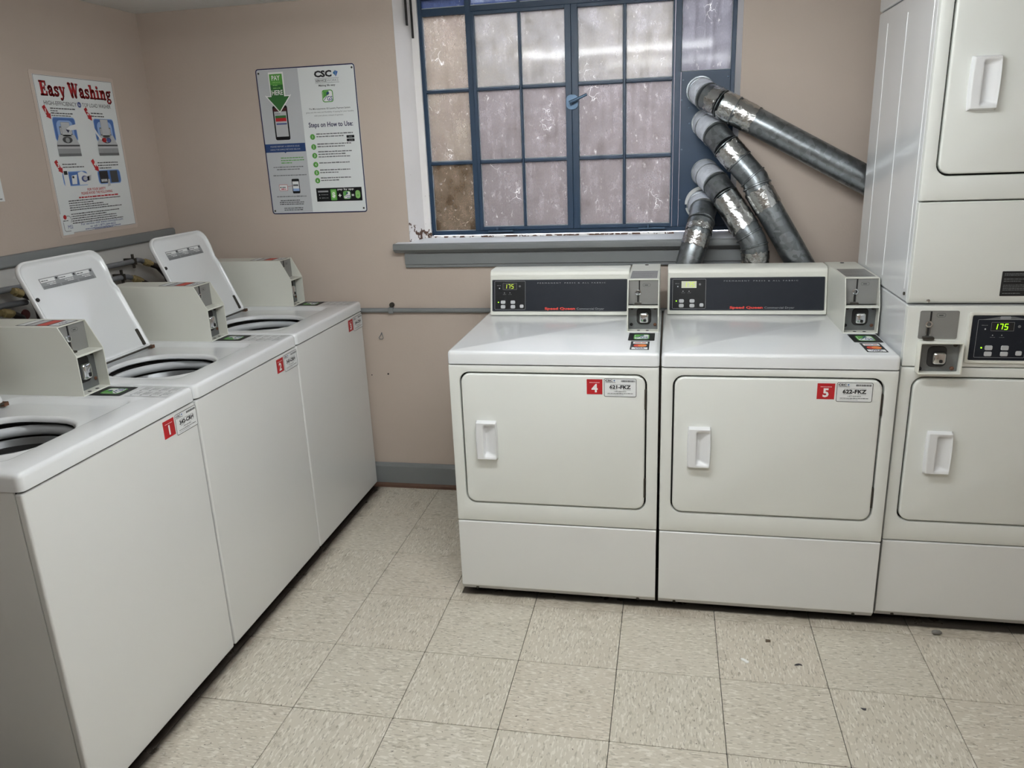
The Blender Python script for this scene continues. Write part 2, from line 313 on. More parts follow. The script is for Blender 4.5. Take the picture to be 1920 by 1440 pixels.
# flat print: polygons and lettering laid on a sheet, u right, v up
TXT = {}
def text_mesh(t, bold):
    key = (t, bold)
    if key not in TXT:
        cu = bpy.data.curves.new('lettering', 'FONT'); cu.body = t; cu.size = 1; cu.resolution_u = 2; cu.offset = bold; cu.fill_mode = 'FRONT'
        o = bpy.data.objects.new('lettering', cu); C.objects.link(o)
        me = bpy.data.meshes.new_from_object(o.evaluated_get(bpy.context.evaluated_depsgraph_get()))
        v = [(p.co.x, p.co.y) for p in me.vertices]; f = [tuple(p.vertices) for p in me.polygons]
        xs = [p[0] for p in v] or [0, 1]
        TXT[key] = (v, f, min(xs), max(xs))
        bpy.data.objects.remove(o); bpy.data.meshes.remove(me); bpy.data.curves.remove(cu)
    return TXT[key]
class Print:
    LAYER = 0.00025
    def __init__(s): s.v = []; s.f = []; s.m = []; s.mats = []
    def mi(s, m):
        if m not in s.mats: s.mats.append(m)
        return s.mats.index(m)
    def poly(s, pts, m, l=1):
        b = len(s.v); s.v += [(x, y, l*s.LAYER) for x, y in pts]; s.f.append(tuple(range(b, b+len(pts)))); s.m.append(s.mi(m)); return s
    def rect(s, x0, y0, x1, y1, m, l=1): return s.poly([(x0, y0), (x1, y0), (x1, y1), (x0, y1)], m, l)
    def rr(s, x0, y0, x1, y1, r, m, l=1): return s.poly(rrect(x0, x1, y0, y1, r, 4), m, l)
    def circ(s, x, y, r, m, l=1, ry=None, n=20): return s.poly([(x+r*math.cos(6.28318*i/n), y+(ry or r)*math.sin(6.28318*i/n)) for i in range(n)], m, l)
    def frame(s, x0, y0, x1, y1, r, t, m, l=1):
        a = rrect(x0, x1, y0, y1, r, 4); b_ = rrect(x0+t, x1-t, y0+t, y1-t, max(r-t, 0.0004), 4); n = len(a); b = len(s.v); k = s.mi(m)
        s.v += [(x, y, l*s.LAYER) for x, y in a+b_]
        for i in range(n):
            j = (i+1) % n; s.f.append((b+i, b+j, b+n+j, b+n+i)); s.m.append(k)
        return s
    def line(s, pts, w, m, l=1):
        for (x0, y0), (x1, y1) in zip(pts, pts[1:]):
            d = math.hypot(x1-x0, y1-y0) or 1; nx, ny = -(y1-y0)/d*w/2, (x1-x0)/d*w/2
            s.poly([(x0+nx, y0+ny), (x0-nx, y0-ny), (x1-nx, y1-ny), (x1+nx, y1+ny)], m, l)
        return s
    def text(s, t, x, y, h, m, l=2, w=None, al='L', bold=0.0, rot=0.0):
        v, f, a, b_ = text_mesh(t, bold); ky = h/0.7; kx = ky if w is None else w/(b_-a)
        wd = (b_-a)*kx; ox = x-(0 if al == 'L' else wd/2 if al == 'C' else wd)
        b = len(s.v); c, sn = math.cos(rot), math.sin(rot); k = s.mi(m)
        for p in v:
            px, py = (p[0]-a)*kx+ox-x, p[1]*ky
            s.v.append((x+px*c-py*sn, y+px*sn+py*c, l*s.LAYER))
        s.f += [tuple(b+i for i in q) for q in f]; s.m += [k]*len(f); return s
    def words(s, x0, x1, y, h, m, l=1, seed=1):          # a line of print too small to read
        r = random.Random(seed); x = x0
        while x < x1-h:
            e = min(x1, x+h*r.uniform(1.2, 4.0)); s.rect(x, y, e, y+h*r.uniform(0.75, 1.0), m, l); x = e+h*0.45
        return s
    def bars(s, x0, x1, y0, y1, m, l=1, seed=3):
        r = random.Random(seed); x = x0
        while x < x1:
            e = min(x1, x+r.choice((.4, .6, .9, 1.2))*0.0014); s.rect(x, y0, e, y1, m, l); x = e+r.choice((.4, .6, .8))*0.0012
        return s
    def build(s, name, mtx, parent):
        me = bpy.data.meshes.new(name); me.from_pydata(s.v, [], s.f); me.transform(mtx)
        for m in s.mats: me.materials.append(M[m])
        me.polygons.foreach_set('material_index', s.m); me.update()
        o = bpy.data.objects.new(name, me); C.objects.link(o); o.parent = parent; return o
def FACE(o, u, v):
    u, v, o = Vector(u), Vector(v), Vector(o); n = u.cross(v)
    return Matrix(((u.x, v.x, n.x, o.x), (u.y, v.y, n.y, o.y), (u.z, v.z, n.z, o.z), (0, 0, 0, 1)))
def on_y(x, y, z): return FACE((x, y, z), (1, 0, 0), (0, 0, 1))       # seen from -y
def on_x(x, y, z): return FACE((x, y, z), (0, 1, 0), (0, 0, 1))       # seen from +x
def csc_mark(p, x, y, h, l=2):                                       # the blue arrow mark beside the letters
    p.poly([(x, y+h*.55), (x+h*.42, y+h*1.0), (x+h*.42, y+h*.1)], 'logo_blue', l)
    p.poly([(x+h*.45, y+h*.95), (x+h*.95, y+h*.75), (x+h*.62, y+h*.1), (x+h*.45, y-h*.1)], 'blue_mid', l)
def gs_mark(p, x, y, h, w=None, l=2):                                # green and white rounded badge with GS
    w = w or h
    p.rr(x, y, x+w, y+h, min(w, h)*.2, 'green', l); p.rr(x+w*.07, y+h*.07, x+w*.93, y+h*.93, min(w, h)*.15, 'white_ink', l+1)
    p.poly([(x+w*.08, y+h*.3), (x+w*.35, y+h*.5), (x+w*.62, y+h*.62), (x+w*.62, y+h*.92), (x+w*.1, y+h*.92)], 'green', l+2)
    p.poly([(x+w*.4, y+h*.58), (x+w*.68, y+h*.7), (x+w*.6, y+h*.86), (x+w*.42, y+h*.78)], 'blue_band', l+3)
    p.line([(x+w*.14, y+h*.16), (x+w*.42, y+h*.5)], h*.05, 'blue_band', l+3)
    p.text('GS', x+w*.42, y+h*.13, h*.36, 'blue_text', l+3, w=w*.5, bold=.02)
def card_marks(p, x, y, w, h):                                       # black label: white strip, card circles, VISA
    p.rect(x, y, x+w, y+h, 'ink', 1)
    p.rect(x+w*.12, y+h*.70, x+w*.9, y+h*.92, 'paper_white', 2); p.words(x+w*.2, x+w*.8, y+h*.78, h*.06, 'red', 3, 5)
    p.circ(x+w*.4, y+h*.48, w*.24, 'red_orange', 2, h*.15); p.circ(x+w*.63, y+h*.48, w*.24, 'orange', 3, h*.15)
    p.rect(x+w*.08, y+h*.05, x+w*.92, y+h*.27, 'paper_white', 2); p.text('VISA', x+w*.5, y+h*.09, h*.13, 'navy', 3, w=w*.55, al='C', bold=.03)

# ---------------------------------------------------------------- the room
T = 0.3048; XL = -0.903; YB = 1.234; ZC = 2.144; XR = 10*T; YR = -11*T
def struct(o): o['kind'] = 'structure'; return o
fl = struct(G().box(XL-.3, XR+.3, YR-.3, YB+.3, -.08, -.004).build('floor', 'gasket'))
tile = None
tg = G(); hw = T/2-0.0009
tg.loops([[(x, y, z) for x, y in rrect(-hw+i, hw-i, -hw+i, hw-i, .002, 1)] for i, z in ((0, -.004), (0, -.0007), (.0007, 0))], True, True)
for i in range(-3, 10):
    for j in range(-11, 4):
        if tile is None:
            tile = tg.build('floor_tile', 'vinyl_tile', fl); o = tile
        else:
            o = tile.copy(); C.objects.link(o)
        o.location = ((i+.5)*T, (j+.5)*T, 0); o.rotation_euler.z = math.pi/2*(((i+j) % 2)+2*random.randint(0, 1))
wb = G()
HX0, HX1, HZ0 = 0.245, 1.606, 1.158
wb.box(XL-.15, HX0, YB, YB+.17, 0, 2.3).box(HX1, XR+.15, YB, YB+.17, 0, 2.3).box(HX0, HX1, YB, YB+.17, 0, HZ0-.03).box(HX0, HX1, YB, YB+.17, ZC, 2.3)
struct(wb.build('wall_back', 'wall_beige'))
wl = struct(G().box(XL-.15, XL, YR-.15, YB, 0, 2.3).build('wall_left', 'wall_beige'))
G().box(XL, XL+.004, YR, YB, 0.0, 1.21).build('lower_wall_panel', 'wall_pale', wl)
struct(G().box(XR, XR+.15, YR-.15, YB, 0, 2.3).build('wall_right', 'wall_beige'))
struct(G().box(XL, XR, YR-.15, YR, 0, 2.3).build('wall_front', 'wall_beige'))
ce = struct(G().box(XL-.15, XR+.15, YR-.15, YB+.2, ZC+.008, 2.3).build('ceiling', 'ceiling_gap'))
cw = 0.61; ct = None; cg = G().box(-cw/2+.0015, cw/2-.0015, -cw/2+.0015, cw/2-.0015, 0, .008)
x = XL
while x < XR-.05:
    y = YB
    while y > YR+.05:
        o = cg.build('ceiling_tile', 'ceiling_white', ce) if ct is None else ct.copy()
        if ct is None: ct = o
        else: C.objects.link(o)
        wx, wy = min(cw, XR-x), min(cw, y-YR)
        o.location = (x+wx/2, y-wy/2, ZC); o.scale = (wx/cw, wy/cw, 1)
        y -= cw
    x += cw
bb = struct(G().prism([(YB-.015, .022), (YB-.015, .105), (YB-.011, .116), (YB-.006, .121), (YB, .121), (YB, .022)], 'x', XL, XR).build('baseboard_back', 'trim_grey'))
G().prism([(YB-.022, 0), (YB-.021, .012), (YB-.016, .022), (YB, .022), (YB, 0)], 'x', XL, XR).build('shoe_strip', 'base_brown', bb)
struct(G().prism([(XL, 1.203), (XL+.018, 1.203), (XL+.022, 1.208), (XL+.022, 1.236), (XL+.018, 1.244), (XL, 1.244)], 'y', YR, YB).build('trim_1', 'trim_grey', bevel=.002))
struct(G().box(XL, XL+.014, YR, YB-.022, 0, .12).build('baseboard_left', 'trim_grey', bevel=.003))
# beyond the window
struct(G().box(-3, .22, 2.45, 2.6, .6, 2.5).build('wall_outside', 'outside_brick'))
struct(G().box(-8, 9, 3.2, 3.4, .6, 2.42).build('wall_yard', 'outside_grey'))
struct(G().box(-8, 9, YB+.17, 9, .9, 1.0).build('ground_outside', 'outside_ground'))

# ---------------------------------------------------------------- the window
win = thing('window_1', (0, YB, HZ0), kind='structure')
def wp(g, name, m, **k):
    o = g.build(name, m, win, **k); o.matrix_parent_inverse = Matrix.Translation((0, -YB, -HZ0)); return o
YF = 1.36
wp(G().prism([(HX0, YB+.002), (.285, 1.33), (.285, 1.335), (.314, 1.335), (.314, 1.404), (HX0, 1.404)], 'z', HZ0, ZC-.001), 'jamb', 'jamb_white', bevel=.002)
wp(G().prism([(HX1, YB+.002), (HX1-.012, 1.33), (1.592, 1.335), (1.592, 1.404), (HX1, 1.404)], 'z', HZ0, ZC-.001), 'jamb', 'jamb_white', bevel=.002)
wp(G().prism([(1.19, 1.128), (1.183, 1.134), (1.18, 1.146), (1.183, 1.155), (1.19, 1.158), (1.30, 1.163), (1.404, 1.17), (1.404, 1.128)], 'x', HX0+.0005, HX1-.0005).prism([(1.234, 1.128), (1.19, 1.128), (1.183, 1.134), (1.18, 1.146), (1.183, 1.155), (1.19, 1.158), (1.234, 1.16)], 'x', .192, HX0).prism([(1.234, 1.128), (1.19, 1.128), (1.183, 1.134), (1.18, 1.146), (1.183, 1.155), (1.19, 1.158), (1.234, 1.16)], 'x', HX1, 1.655), 'sill_board', 'sill_white')
wp(G().prism([(1.1785, 1.131), (1.176, 1.14), (1.1775, 1.152), (1.183, 1.1575), (1.186, 1.1582), (1.186, 1.128), (1.234, 1.128), (1.234, 1.117), (1.2, 1.117), (1.19, 1.124)], 'x', .186, 1.66), 'sill_nosing', 'trim_grey', smooth=30)
wp(G().prism([(1.234, 1.117), (1.212, 1.117), (1.212, 1.066), (1.217, 1.062), (1.217, 1.052), (1.234, 1.048)], 'x', .224, 1.634), 'apron', 'trim_grey')
wp(G().box(.315, 1.37, 1.33, 1.338, 1.164, 1.172), 'stop_strip', 'jamb_white')
fz0, fz1 = 1.174, ZC-.002
fr = G().box(.314, .33, YF-.012, YF+.02, fz0, fz1).box(1.576, 1.592, YF-.012, YF+.02, fz0, fz1).box(.33, 1.576, YF-.012, YF+.02, fz0, 1.192).box(.33, 1.576, YF-.012, YF+.02, 2.128, fz1)
fr.box(.515, .537, YF-.014, YF+.02, 1.192, 2.128).box(1.36, 1.385, YF-.014, YF+.02, 1.192, 2.128).box(.33, .515, YF-.012, YF+.02, 2.066, 2.094).box(.537, 1.36, YF-.012, YF+.02, 2.072, 2.094).box(1.385, 1.576, YF-.012, YF+.02, 2.066, 2.094)
wp(fr, 'frame', 'frame_blue', bevel=.0015)
def leaf(x0, x1, st):     # an opening casement with its own frame
    g = G().box(x0, x0+st[0], YF-.02, YF+.012, 1.193, 2.071).box(x1-st[1], x1, YF-.02, YF+.012, 1.193, 2.071)
    g.box(x0+st[0], x1-st[1], YF-.02, YF+.012, 1.193, 1.207).box(x0+st[0], x1-st[1], YF-.02, YF+.012, 2.058, 2.071)
    return wp(g, 'casement', 'frame_blue', bevel=.0015)
leaf(.538, .949, (.013, .025)); leaf(.950, 1.359, (.026, .008))
def pane(x0, x1, a, c, key):
    o = wp(G().box(x0, x1, YF+.001, YF+.004, a, c), 'pane', key); e = .0028
    G().box(x0, x1, YF-.001, YF+.0008, a, a+e).box(x0, x0+e*.7, YF-.001, YF+.0008, a+e, c).box(x1-e*.7, x1, YF-.001, YF+.0008, a+e, c).build('light_leak_edge', 'light_leak_edge', o)
PX = [(.33, .515, 0), (.551, .731, 1), (.743, .924, 1), (.976, 1.156, 1), (1.169, 1.351, 1), (1.385, 1.576, 2)]
PZ = [(1.192, 1.472), (1.490, 1.767), (1.781, 2.066)]
for (x0, x1, k) in PX:
    if k == 2: continue
    b, t = (1.207, 2.058) if k else (1.192, 2.066)
    for a, c in ((1.473, 1.489), (1.766, 1.781)):
        wp(G().prism([(YF-.012, a+.004), (YF-.004, a), (YF+.008, a), (YF+.008, c), (YF-.004, c), (YF-.012, c-.004)], 'x', x0, x1), 'glazing_bar', 'frame_blue')
    for i, (a, c) in enumerate(((b, 1.473), (1.489, 1.766), (1.781, t))):
        key = 'pane_dirty'
        if x0 == .33: key = ('pane_brown', 'pane_ochre', 'pane_ochre')[i]
        elif i == 2: key = 'pane_upper'
        pane(x0, x1, a, c, key)
for x0, x1 in ((.731, .743), (1.156, 1.169)):
    wp(G().prism([(x0+.003, YF-.013), (x0, YF-.004), (x0, YF+.008), (x1, YF+.008), (x1, YF-.004), (x1-.003, YF-.013)], 'z', 1.207, 2.058), 'glazing_bar', 'frame_blue')
pane(1.385, 1.576, 1.797, 2.066, 'pane_frost')
for x0, x1 in ((.33, .515), (.537, .731), (.743, .94), (.96, 1.156), (1.169, 1.36), (1.385, 1.576)):
    wp(G().box(x0, x1, YF+.001, YF+.004, 2.094, 2.128), 'pane', 'pane_sky_tint')
    wp(G().prism([(YF-.004, 2.0945), (YF+.0005, 2.0945), (YF+.0005, 2.099)], 'x', x0, x1), 'putty_bead', 'putty')
for x0, x1 in ((.731, .743), (.94, .96), (1.156, 1.169)):
    wp(G().box(x0, x1, YF-.012, YF+.02, 2.094, 2.128), 'glazing_bar', 'frame_blue')
ip = wp(G().box(1.386, 1.576, YF-.006, YF+.002, 1.192, 1.797), 'infill_panel', 'frame_blue', bevel=.001)
sg = None
for sx, sz in ((1.394, 1.765), (1.39, 1.69), (1.42, 1.66), (1.423, 1.60), (1.394, 1.50), (1.39, 1.30), (1.568, 1.77), (1.566, 1.5)):
    o = G().lathe([(.0035, 0), (.003, -.0015), (0.0004, -.002)], (0, 0, 0), 'y', 10, 0, True).build('screw', 'latch_metal') if sg is None else sg.copy()
    if sg is None: sg = o
    else: C.objects.link(o)
    o.parent = ip; o.location = (sx, YF-.006, sz)
lp = G(); lp.prism(rrect(.926, .976, 1.675, 1.733, .02, 6), 'y', YF-.026, YF-.020)
lh = wp(lp, 'latch_plate', 'latch_metal', bevel=.001)
G().disc((.945, YF-.045, 1.702), .010, .02, 'y', 16).build('latch_pivot', 'latch_metal', lh, smooth=40)
G().tube([(.943, YF-.048, 1.701), (.965, YF-.052, 1.709), (1.014, YF-.05, 1.729)], [.0075, .006, .0055], 12).build('latch_handle', 'latch_metal', lh, smooth=50)
for x0 in (.575, 1.223):
    st = wp(G().box(x0, x0+.11, YF-.034, YF-.022, 1.186, 1.192), 'stay_bar', 'latch_metal', bevel=.001)
    G().disc((x0+.04, YF-.028, 1.191), .005, .012, 'z', 10).build('stay_peg', 'latch_metal', st)
wp(G().box(.279, .285, 1.29, 1.304, 2.03, ZC-.002), 'window_track', 'dark_hole'); wp(G().box(.29, .297, 1.325, 1.334, 1.985, ZC-.002), 'window_track', 'dark_hole')
# ---------------------------------------------------------------- fluorescent lamp on the ceiling, plus an added fill lamp
def lamp(x0, y, label, glow='tube_glow'):
    t = thing('ceiling_light', (x0, y, ZC), label, 'light')
    G().prism([(-.065, 0), (-.065, -.018), (-.03, -.045), (.03, -.045), (.065, -.018), (.065, 0)], 'x', 0, 1.26).build('housing', 'lamp_white', t, bevel=.002)
    for s in (-.045, .045):
        G().tube([(.03, s, -.062), (1.23, s, -.062)], .0127, 16).build('fluorescent_tube', glow, t, smooth=40)
        for e in (.012, 1.224): G().box(e, e+.024, s-.012, s+.012, -.075, -.015).build('lamp_holder', 'lamp_white', t)
for key, k in (('tube_glow', 1.0), ('tube_glow_fill', .55)):
    nt, N, L = nodes_of(key); b = N['Principled BSDF']; b.inputs['Base Color'].default_value = (.9, .9, .9, 1)
    b.inputs['Emission Color'].default_value = (.95, .985, 1.0, 1); b.inputs['Emission Strength'].default_value = TUBE*k
lamp(.36, -.42, 'two-tube fluorescent light on the ceiling nearer the window')
lamp(.85, -1.45, 'added two-tube fill light on the ceiling farther from the window', 'tube_glow_fill')  # added unseen lamp with dimmer tubes, fills the dryer fronts

# ---------------------------------------------------------------- shared machine parts
def coin_box(parent, loc, rotz, w, d, hs, h, s, kind):
    """coin meter case: local x across, y into the machine, z up; front at y=0"""
    g = G(); t = .003
    prof = [(0, 0), (0, hs), (s, h), (d, h), (d, 0)]
    g.prism(prof, 'x', 0, t).prism(prof, 'x', w-t, w).box(t, w-t, s, d, h-t, h).box(t, w-t, 0, d, 0, t).box(t, w-t, d-t, d, t, h-t)
    py = s+.006 if kind == 'washer' else s*.55
    g.box(t, w-t, .001, py+.004, hs-.006, hs)
    o = g.build('coin_box', 'box_cream', parent, bevel=.0009, seg=2); o.location = loc; o.rotation_euler.z = rotz
    cy = s+.004
    pl = G().box(t, w-t, cy, cy+.003, hs, h-t).build('coin_plate', 'plate_grey', o)
    cx = w*.33
    G().box(cx+.002, cx+.0065, cy-.0015, cy, hs+.048 if kind == 'washer' else hs+.038, h-t-.002).box(cx-.003, cx+.003, cy-.0015, cy, hs+.008, hs+.036).build('coin_slot', 'dark_hole', o)
    G().lathe([(.0095, 0), (.0095, -.004), (.006, -.005), (.005, -.001)], (cx, cy, hs+.042), 'y', 20, 0).tube([(cx-.0055, cy-.002, hs+.008), (cx-.0055, cy-.002, hs+.036)], .0012, 6).tube([(cx+.0055, cy-.002, hs+.008), (cx+.0055, cy-.002, hs+.036)], .0012, 6).build('coin_guide', 'chrome', o, smooth=40)
    G().box(cx-.012, cx+.012, cy-.012, cy, hs, hs+.006).build('coin_tray', 'screw_dark', o, bevel=.001)
    p = Print(); p.frame(w*.48, h-.026, w*.72, h-.015, .005, .0008, 'ink_mid', 1); p.words(w*.54, w*.66, h-.0222, .003, 'ink_mid', 2, 2); p.build('coin_label', on_y(0, cy, 0), o)
    ly = .03
    lp = G().box(t, w-t, ly+.006, ly+.010, t, hs-.006).build('lock_plate', 'plate_steel', o)
    G().loops([[(x, ly+.0055, z) for x, z in rrect(w*.29, w*.76, hs*.22, hs*.88, .015)], [(x, ly+.004, z) for x, z in rrect(w*.31, w*.74, hs*.24, hs*.86, .014)]], False, True).build('lock_recess', 'gasket', o)
    k = G(); k.loops([[(x, y, z) for x, z in rrect(w*.37+i, w*.68-i, hs*.30+i, hs*.70-i, .008)] for i, y in ((-.001, ly+.004), (0, ly-.004), (.0012, ly-.0075), (.0035, ly-.010), (.0065, ly-.0112))], False, True)
    k.build('lock', 'chrome', o, smooth=40)
    G().prism(rrect(w*.51, w*.59, hs*.36, hs*.46, .0025), 'y', ly-.0125, ly-.0115).build('keyhole', 'dark_hole', o)
    for bx, bz, m in ((.12, .22, 'dark_hole'), (.88, .22, 'rust'), (.14, .86, 'screw_dark'), (.88, .86, 'screw_dark')):
        G().lathe([(.0055, 0), (.0055, -.002), (.002, -.004)], (w*bx, ly+.006, hs*bz), 'y', 12, 0, True).build('bolt', m, o)
    for bx in (.36, .64): G().disc((w*bx, .014, t), .0055, .0004, 'z', 12).build('drain_hole', 'dark_hole', o)
    return o
def number_sticker(parent, mtx, num):
    p = Print(); p.rect(0, 0, .05, .05, 'red_sticker', 1); p.words(.009, .041, .0385, .0016, 'white_ink', 2, 3); p.text(num, .025, .008, .026, 'white_ink', 2, al='C', bold=.035)
    return p.build('number_sticker', mtx, parent)
def id_sticker(parent, mtx, code, seed=3):
    p = Print(); p.rr(0, 0, .102, .061, .005, 'paper_white', 1); p.frame(0, 0, .102, .061, .005, .0016, 'ink_mid', 2)
    p.text('CSC', .004, .0505, .0062, 'ink', 3, w=.023, bold=.04); csc_mark(p, .0295, .0505, .006, 3); p.words(.0045, .036, .047, .0018, 'ink_soft', 3, 4)
    p.bars(.054, .097, .0495, .0555, 'ink_mid', 3, seed)
    p.words(.02, .084, .0405, .0014, 'grey_ink', 3, 7); p.text(code, .051, .0272, .0112, 'ink', 3, w=.067, al='C', bold=.04)
    p.words(.02, .042, .023, .0014, 'grey_ink', 3, 9); p.words(.06, .084, .023, .0014, 'grey_ink', 3, 12)
    p.text('1-877-264-6622', .051, .0165, .0036, 'ink_mid', 3, w=.038, al='C', bold=.01)
    p.words(.011, .091, .0105, .0022, 'ink_soft', 3, 15); p.words(.011, .062, .0062, .0014, 'grey_ink', 3, 18)
    return p.build('id_sticker', mtx, parent)
def reader_decal(parent, mtx, w, h):
    p = Print(); p.rr(0, 0, w, h, .004, 'panel_black', 1); gs_mark(p, w*.2, h*.18, h*.62, w*.6, 2); return p.build('payment_decal', mtx, parent)
def lip_top(g, x0, x1, y0, y1, z0, z1, hole, r=.012):
    """worktop with rolled edge; hole = list of (rect, r, z) loops going in, or None"""
    L_ = []
    for i, z in ((0, z0), (0, z1-.012), (.0015, z1-.005), (.005, z1-.0012), (.010, z1)):
        L_.append([(x, y, z) for x, y in rrect(x0+i, x1-i, y0+i, y1-i, max(r-i*.3, .004), 6, 8)])
    for (a, b, c, d), rr, z in (hole or []):
        L_.append([(x, y, z) for x, y in rrect(a, b, c, d, rr, 6, 8)])
    return g.loops(L_, False, not hole)

# ---------------------------------------------------------------- the three washers
WW = 0.648
def washer(yl, num, code, label):
    t = thing('washing_machine', (0, yl, 0), label, 'washing machine', 'top-loading washers along the left wall')
    D = -.70
    c = G().box(D, -.021, .004, .008, .03, .863).box(D, -.021, WW-.008, WW-.004, .03, .863).box(D, D+.004, .008, WW-.008, .03, .863).box(D+.004, -.021, .008, WW-.008, .03, .034)
    c.box(-.13, -.021, .0028, .004, .03, .863)
    c.build('cabinet', 'enamel_front', t)
    G().box(-.02, 0, .0015, WW-.0015, .026, .859).build('front_panel', 'enamel_front', t, bevel=.006, seg=4)
    for fx in (-.06, -.64):
        for fy in (.05, WW-.05): G().lathe([(.02, 0), (.02, .006), (.008, .008), (.008, .032)], (fx, fy, 0), 'z', 12, 0, True).build('levelling_foot', 'gasket', t)
    hole = [((-.482, -.086, .058, .518), .03, .905), ((-.476, -.092, .064, .511), .03, .9035), ((-.464, -.098, .078, .495), .03, .8945), ((-.458, -.100, .084, .485), .03, .8935),
            ((-.447, -.097, .096, .396), .13, .8935), ((-.443, -.101, .101, .391), .13, .8945), ((-.440, -.104, .105, .387), .13, .893), ((-.437, -.107, .108, .383), .128, .888), ((-.437, -.107, .108, .383), .128, .880), ((-.45, -.095, .09, .40), .13, .872)]
    g = G(); lip_top(g, D, .004, 0, WW, .864, .905, hole, .016)
    top = g.build('top_panel', 'enamel', t, smooth=50)
    cx, cy = -.272, .245
    g = G(); g.loops([[(x, y, z) for x, y in rrect(-.46, -.085, .08, .41, .14, 6, 8)] for z in (.867, .80)] + [[(x, y, .80) for x, y in rrect(-.43, -.115, .087, .403, .15, 6, 8)]])
    g.build('tub_shade_liner', 'gasket', t)  # black liner added so the gap round the tub reads as shade
    g = G().lathe([(.168, .838), (.171, .846), (.171, .858), (.168, .864), (.160, .866), (.153, .862), (.150, .853), (.152, .845), (.158, .839)], (cx, cy, 0), 'z', 64)
    g.build('tub_ring', 'tub_white', t, smooth=50)
    g = G().lathe([(.160, .832), (.156, .834), (.152, .830), (.152, .45), (.145, .44), (.03, .43), (.001, .43)], (cx, cy, 0), 'z', 48)
    dr = g.build('drum', 'drum_steel', t, smooth=50)
    G().lathe([(.153, .815), (.1495, .815), (.1495, .80), (.153, .80)], (cx, cy, 0), 'z', 48).build('balance_ring', 'gasket', dr, smooth=50)
    G().lathe([(.085, .43), (.06, .46), (.03, .5), (.028, .6), (.02, .62), (.001, .622)], (cx, cy, 0), 'z', 32).build('agitator', 'tub_white', dr, smooth=50)
    # lid, open, leaning back towards the wall
    ang = math.atan2(.145, .345); LW, LL = .372, .375; y0 = .082
    up = Vector((-math.sin(ang), 0, math.cos(ang))); nn = Vector((math.cos(ang), 0, math.sin(ang))); o0 = Vector((-.455, y0, .909))
    def LP(u, v, n): return o0 + Vector((0, u, 0)) + up*v + nn*n
    def notch(u, v):
        if u > LW*.9 and abs(v-.258) < .03: u -= .014*(1-abs(v-.258)/.03)
        return u
    def lloop(i, n, r):
        return [LP(notch(u, v), v, n) for u, v in rrect(i, LW-i, i*.7, LL-i, (.008, r, r, .008), 6, 12)]
    g = G(); g.loops([lloop(.004, -.018, .04), lloop(0, -.013, .045), lloop(0, -.003, .045), lloop(.002, 0, .043), lloop(.0055, .0002, .04), lloop(.0085, -.002, .038), lloop(.012, -.0085, .036), lloop(.02, -.0095, .03), lloop(.028, -.008, .025)], True, True)
    lid = g.build('lid', 'enamel', t, smooth=55)
    fm = FACE(LP(.066, .278, -.0074), (0, 1, 0), up)
    p = Print(); p.rect(0, 0, .238, .036, 'grey_ink', 1)
    for q in range(3):
        bx = .004+q*.078; p.rect(bx, .022, bx+.06, .033, 'paper_white', 2); p.words(bx+.002, bx+.03, .0255, .003, 'ink_mid', 3, q); p.circ(bx+.068, .029, .004, 'ink', 2, n=10)
        p.words(bx+.02, bx+.058, .0165, .0026, 'paper_white', 2, q+4); p.words(bx+.03, bx+.06, .0115, .0026, 'paper_white', 2, q+8)
        for k in range(3): p.words(bx, bx+.07, .002+k*.003, .0016, 'ink_soft', 3, q*5+k)
    p.build('lid_label', fm, lid)
    c0 = LP(.022, .252, -.0085)
    g = G(); g.loops([[c0 + Vector((0, 1, 0))*r*math.cos(k*.3927) + up*r*math.sin(k*.3927) + nn*h for k in range(16)] for r, h in ((.0065, 0), (.006, .004), (.003, .006))], False, True); g.build('lid_bumper', 'gasket', lid)
    g = G(); g.loops([[LP(u, v, n) for u, v in rrect(LW-.028, LW-.014, .010, .072, .005)] for n in (-.0095, -.0055)], True, True); g.build('hinge_slot', 'screw_dark', lid)
    g = G().box(-.468, -.445, y0+LW-.012, y0+LW+.004, .899, .910); g.build('hinge', 'rust', t, bevel=.001)
    for k in (0,):
        G().tube([(-.448, y0-.004, .908), (-.448, y0+LW+.003, .908)], .0028, 8).build('hinge_pin', 'screw_dark', t)
    coin = coin_box(t, (-.262, WW-.119, .9045), math.pi/2, .111, .39, .117, .2, .043, 'washer')
    p = Print(); p.rect(.018, .05, .095, .195, 'ink', 1); p.rect(.022, .055, .091, .088, 'paper_white', 2); p.rect(.022, .095, .091, .128, 'red_orange', 2); p.rect(.022, .134, .091, .16, 'grey_light', 2); p.rect(.022, .166, .091, .19, 'paper_white', 2)
    p.text('VISA', .0565, .064, .012, 'navy', 3, w=.045, al='C', bold=.02)
    p.build('card_label', Matrix.Translation((0, 0, .2)), coin)
    reader_decal(t, FACE((-.158, WW-.108, .9055), (0, 1, 0), (-1, 0, 0)), .086, .1)
    p = Print(); p.rr(0, 0, .088, .135, .004, 'enamel', 1); p.frame(0, 0, .088, .135, .004, .0008, 'grey_ink', 2)
    for r in range(4):
        for q in range(2):
            bx, by = .005+q*.042, .008+r*.031
            p.circ(bx+.005, by+.019, .0035, 'ink_soft', 2, n=10)
            for k in range(4): p.words(bx+.011, bx+.036, by+.002+k*.0055, .002, 'ink_mid', 2, r*9+q*3+k)
    p.build('instruction_label', FACE((-.004-.006, WW-.106, .9055), (0, 1, 0), (-1, 0, 0)), t)
    number_sticker(t, on_x(.0002, WW-.158, .798), num); id_sticker(t, on_x(.0002, WW-.103, .789), code, int(num)+20)
    return t
washer(-.740, '1', '342-CRH', 'white top-loading washer nearest the camera, red sticker reading 1')
washer(-.087, '2', '343-CRH', 'white top-loading washer in the middle of the row, red sticker reading 2')
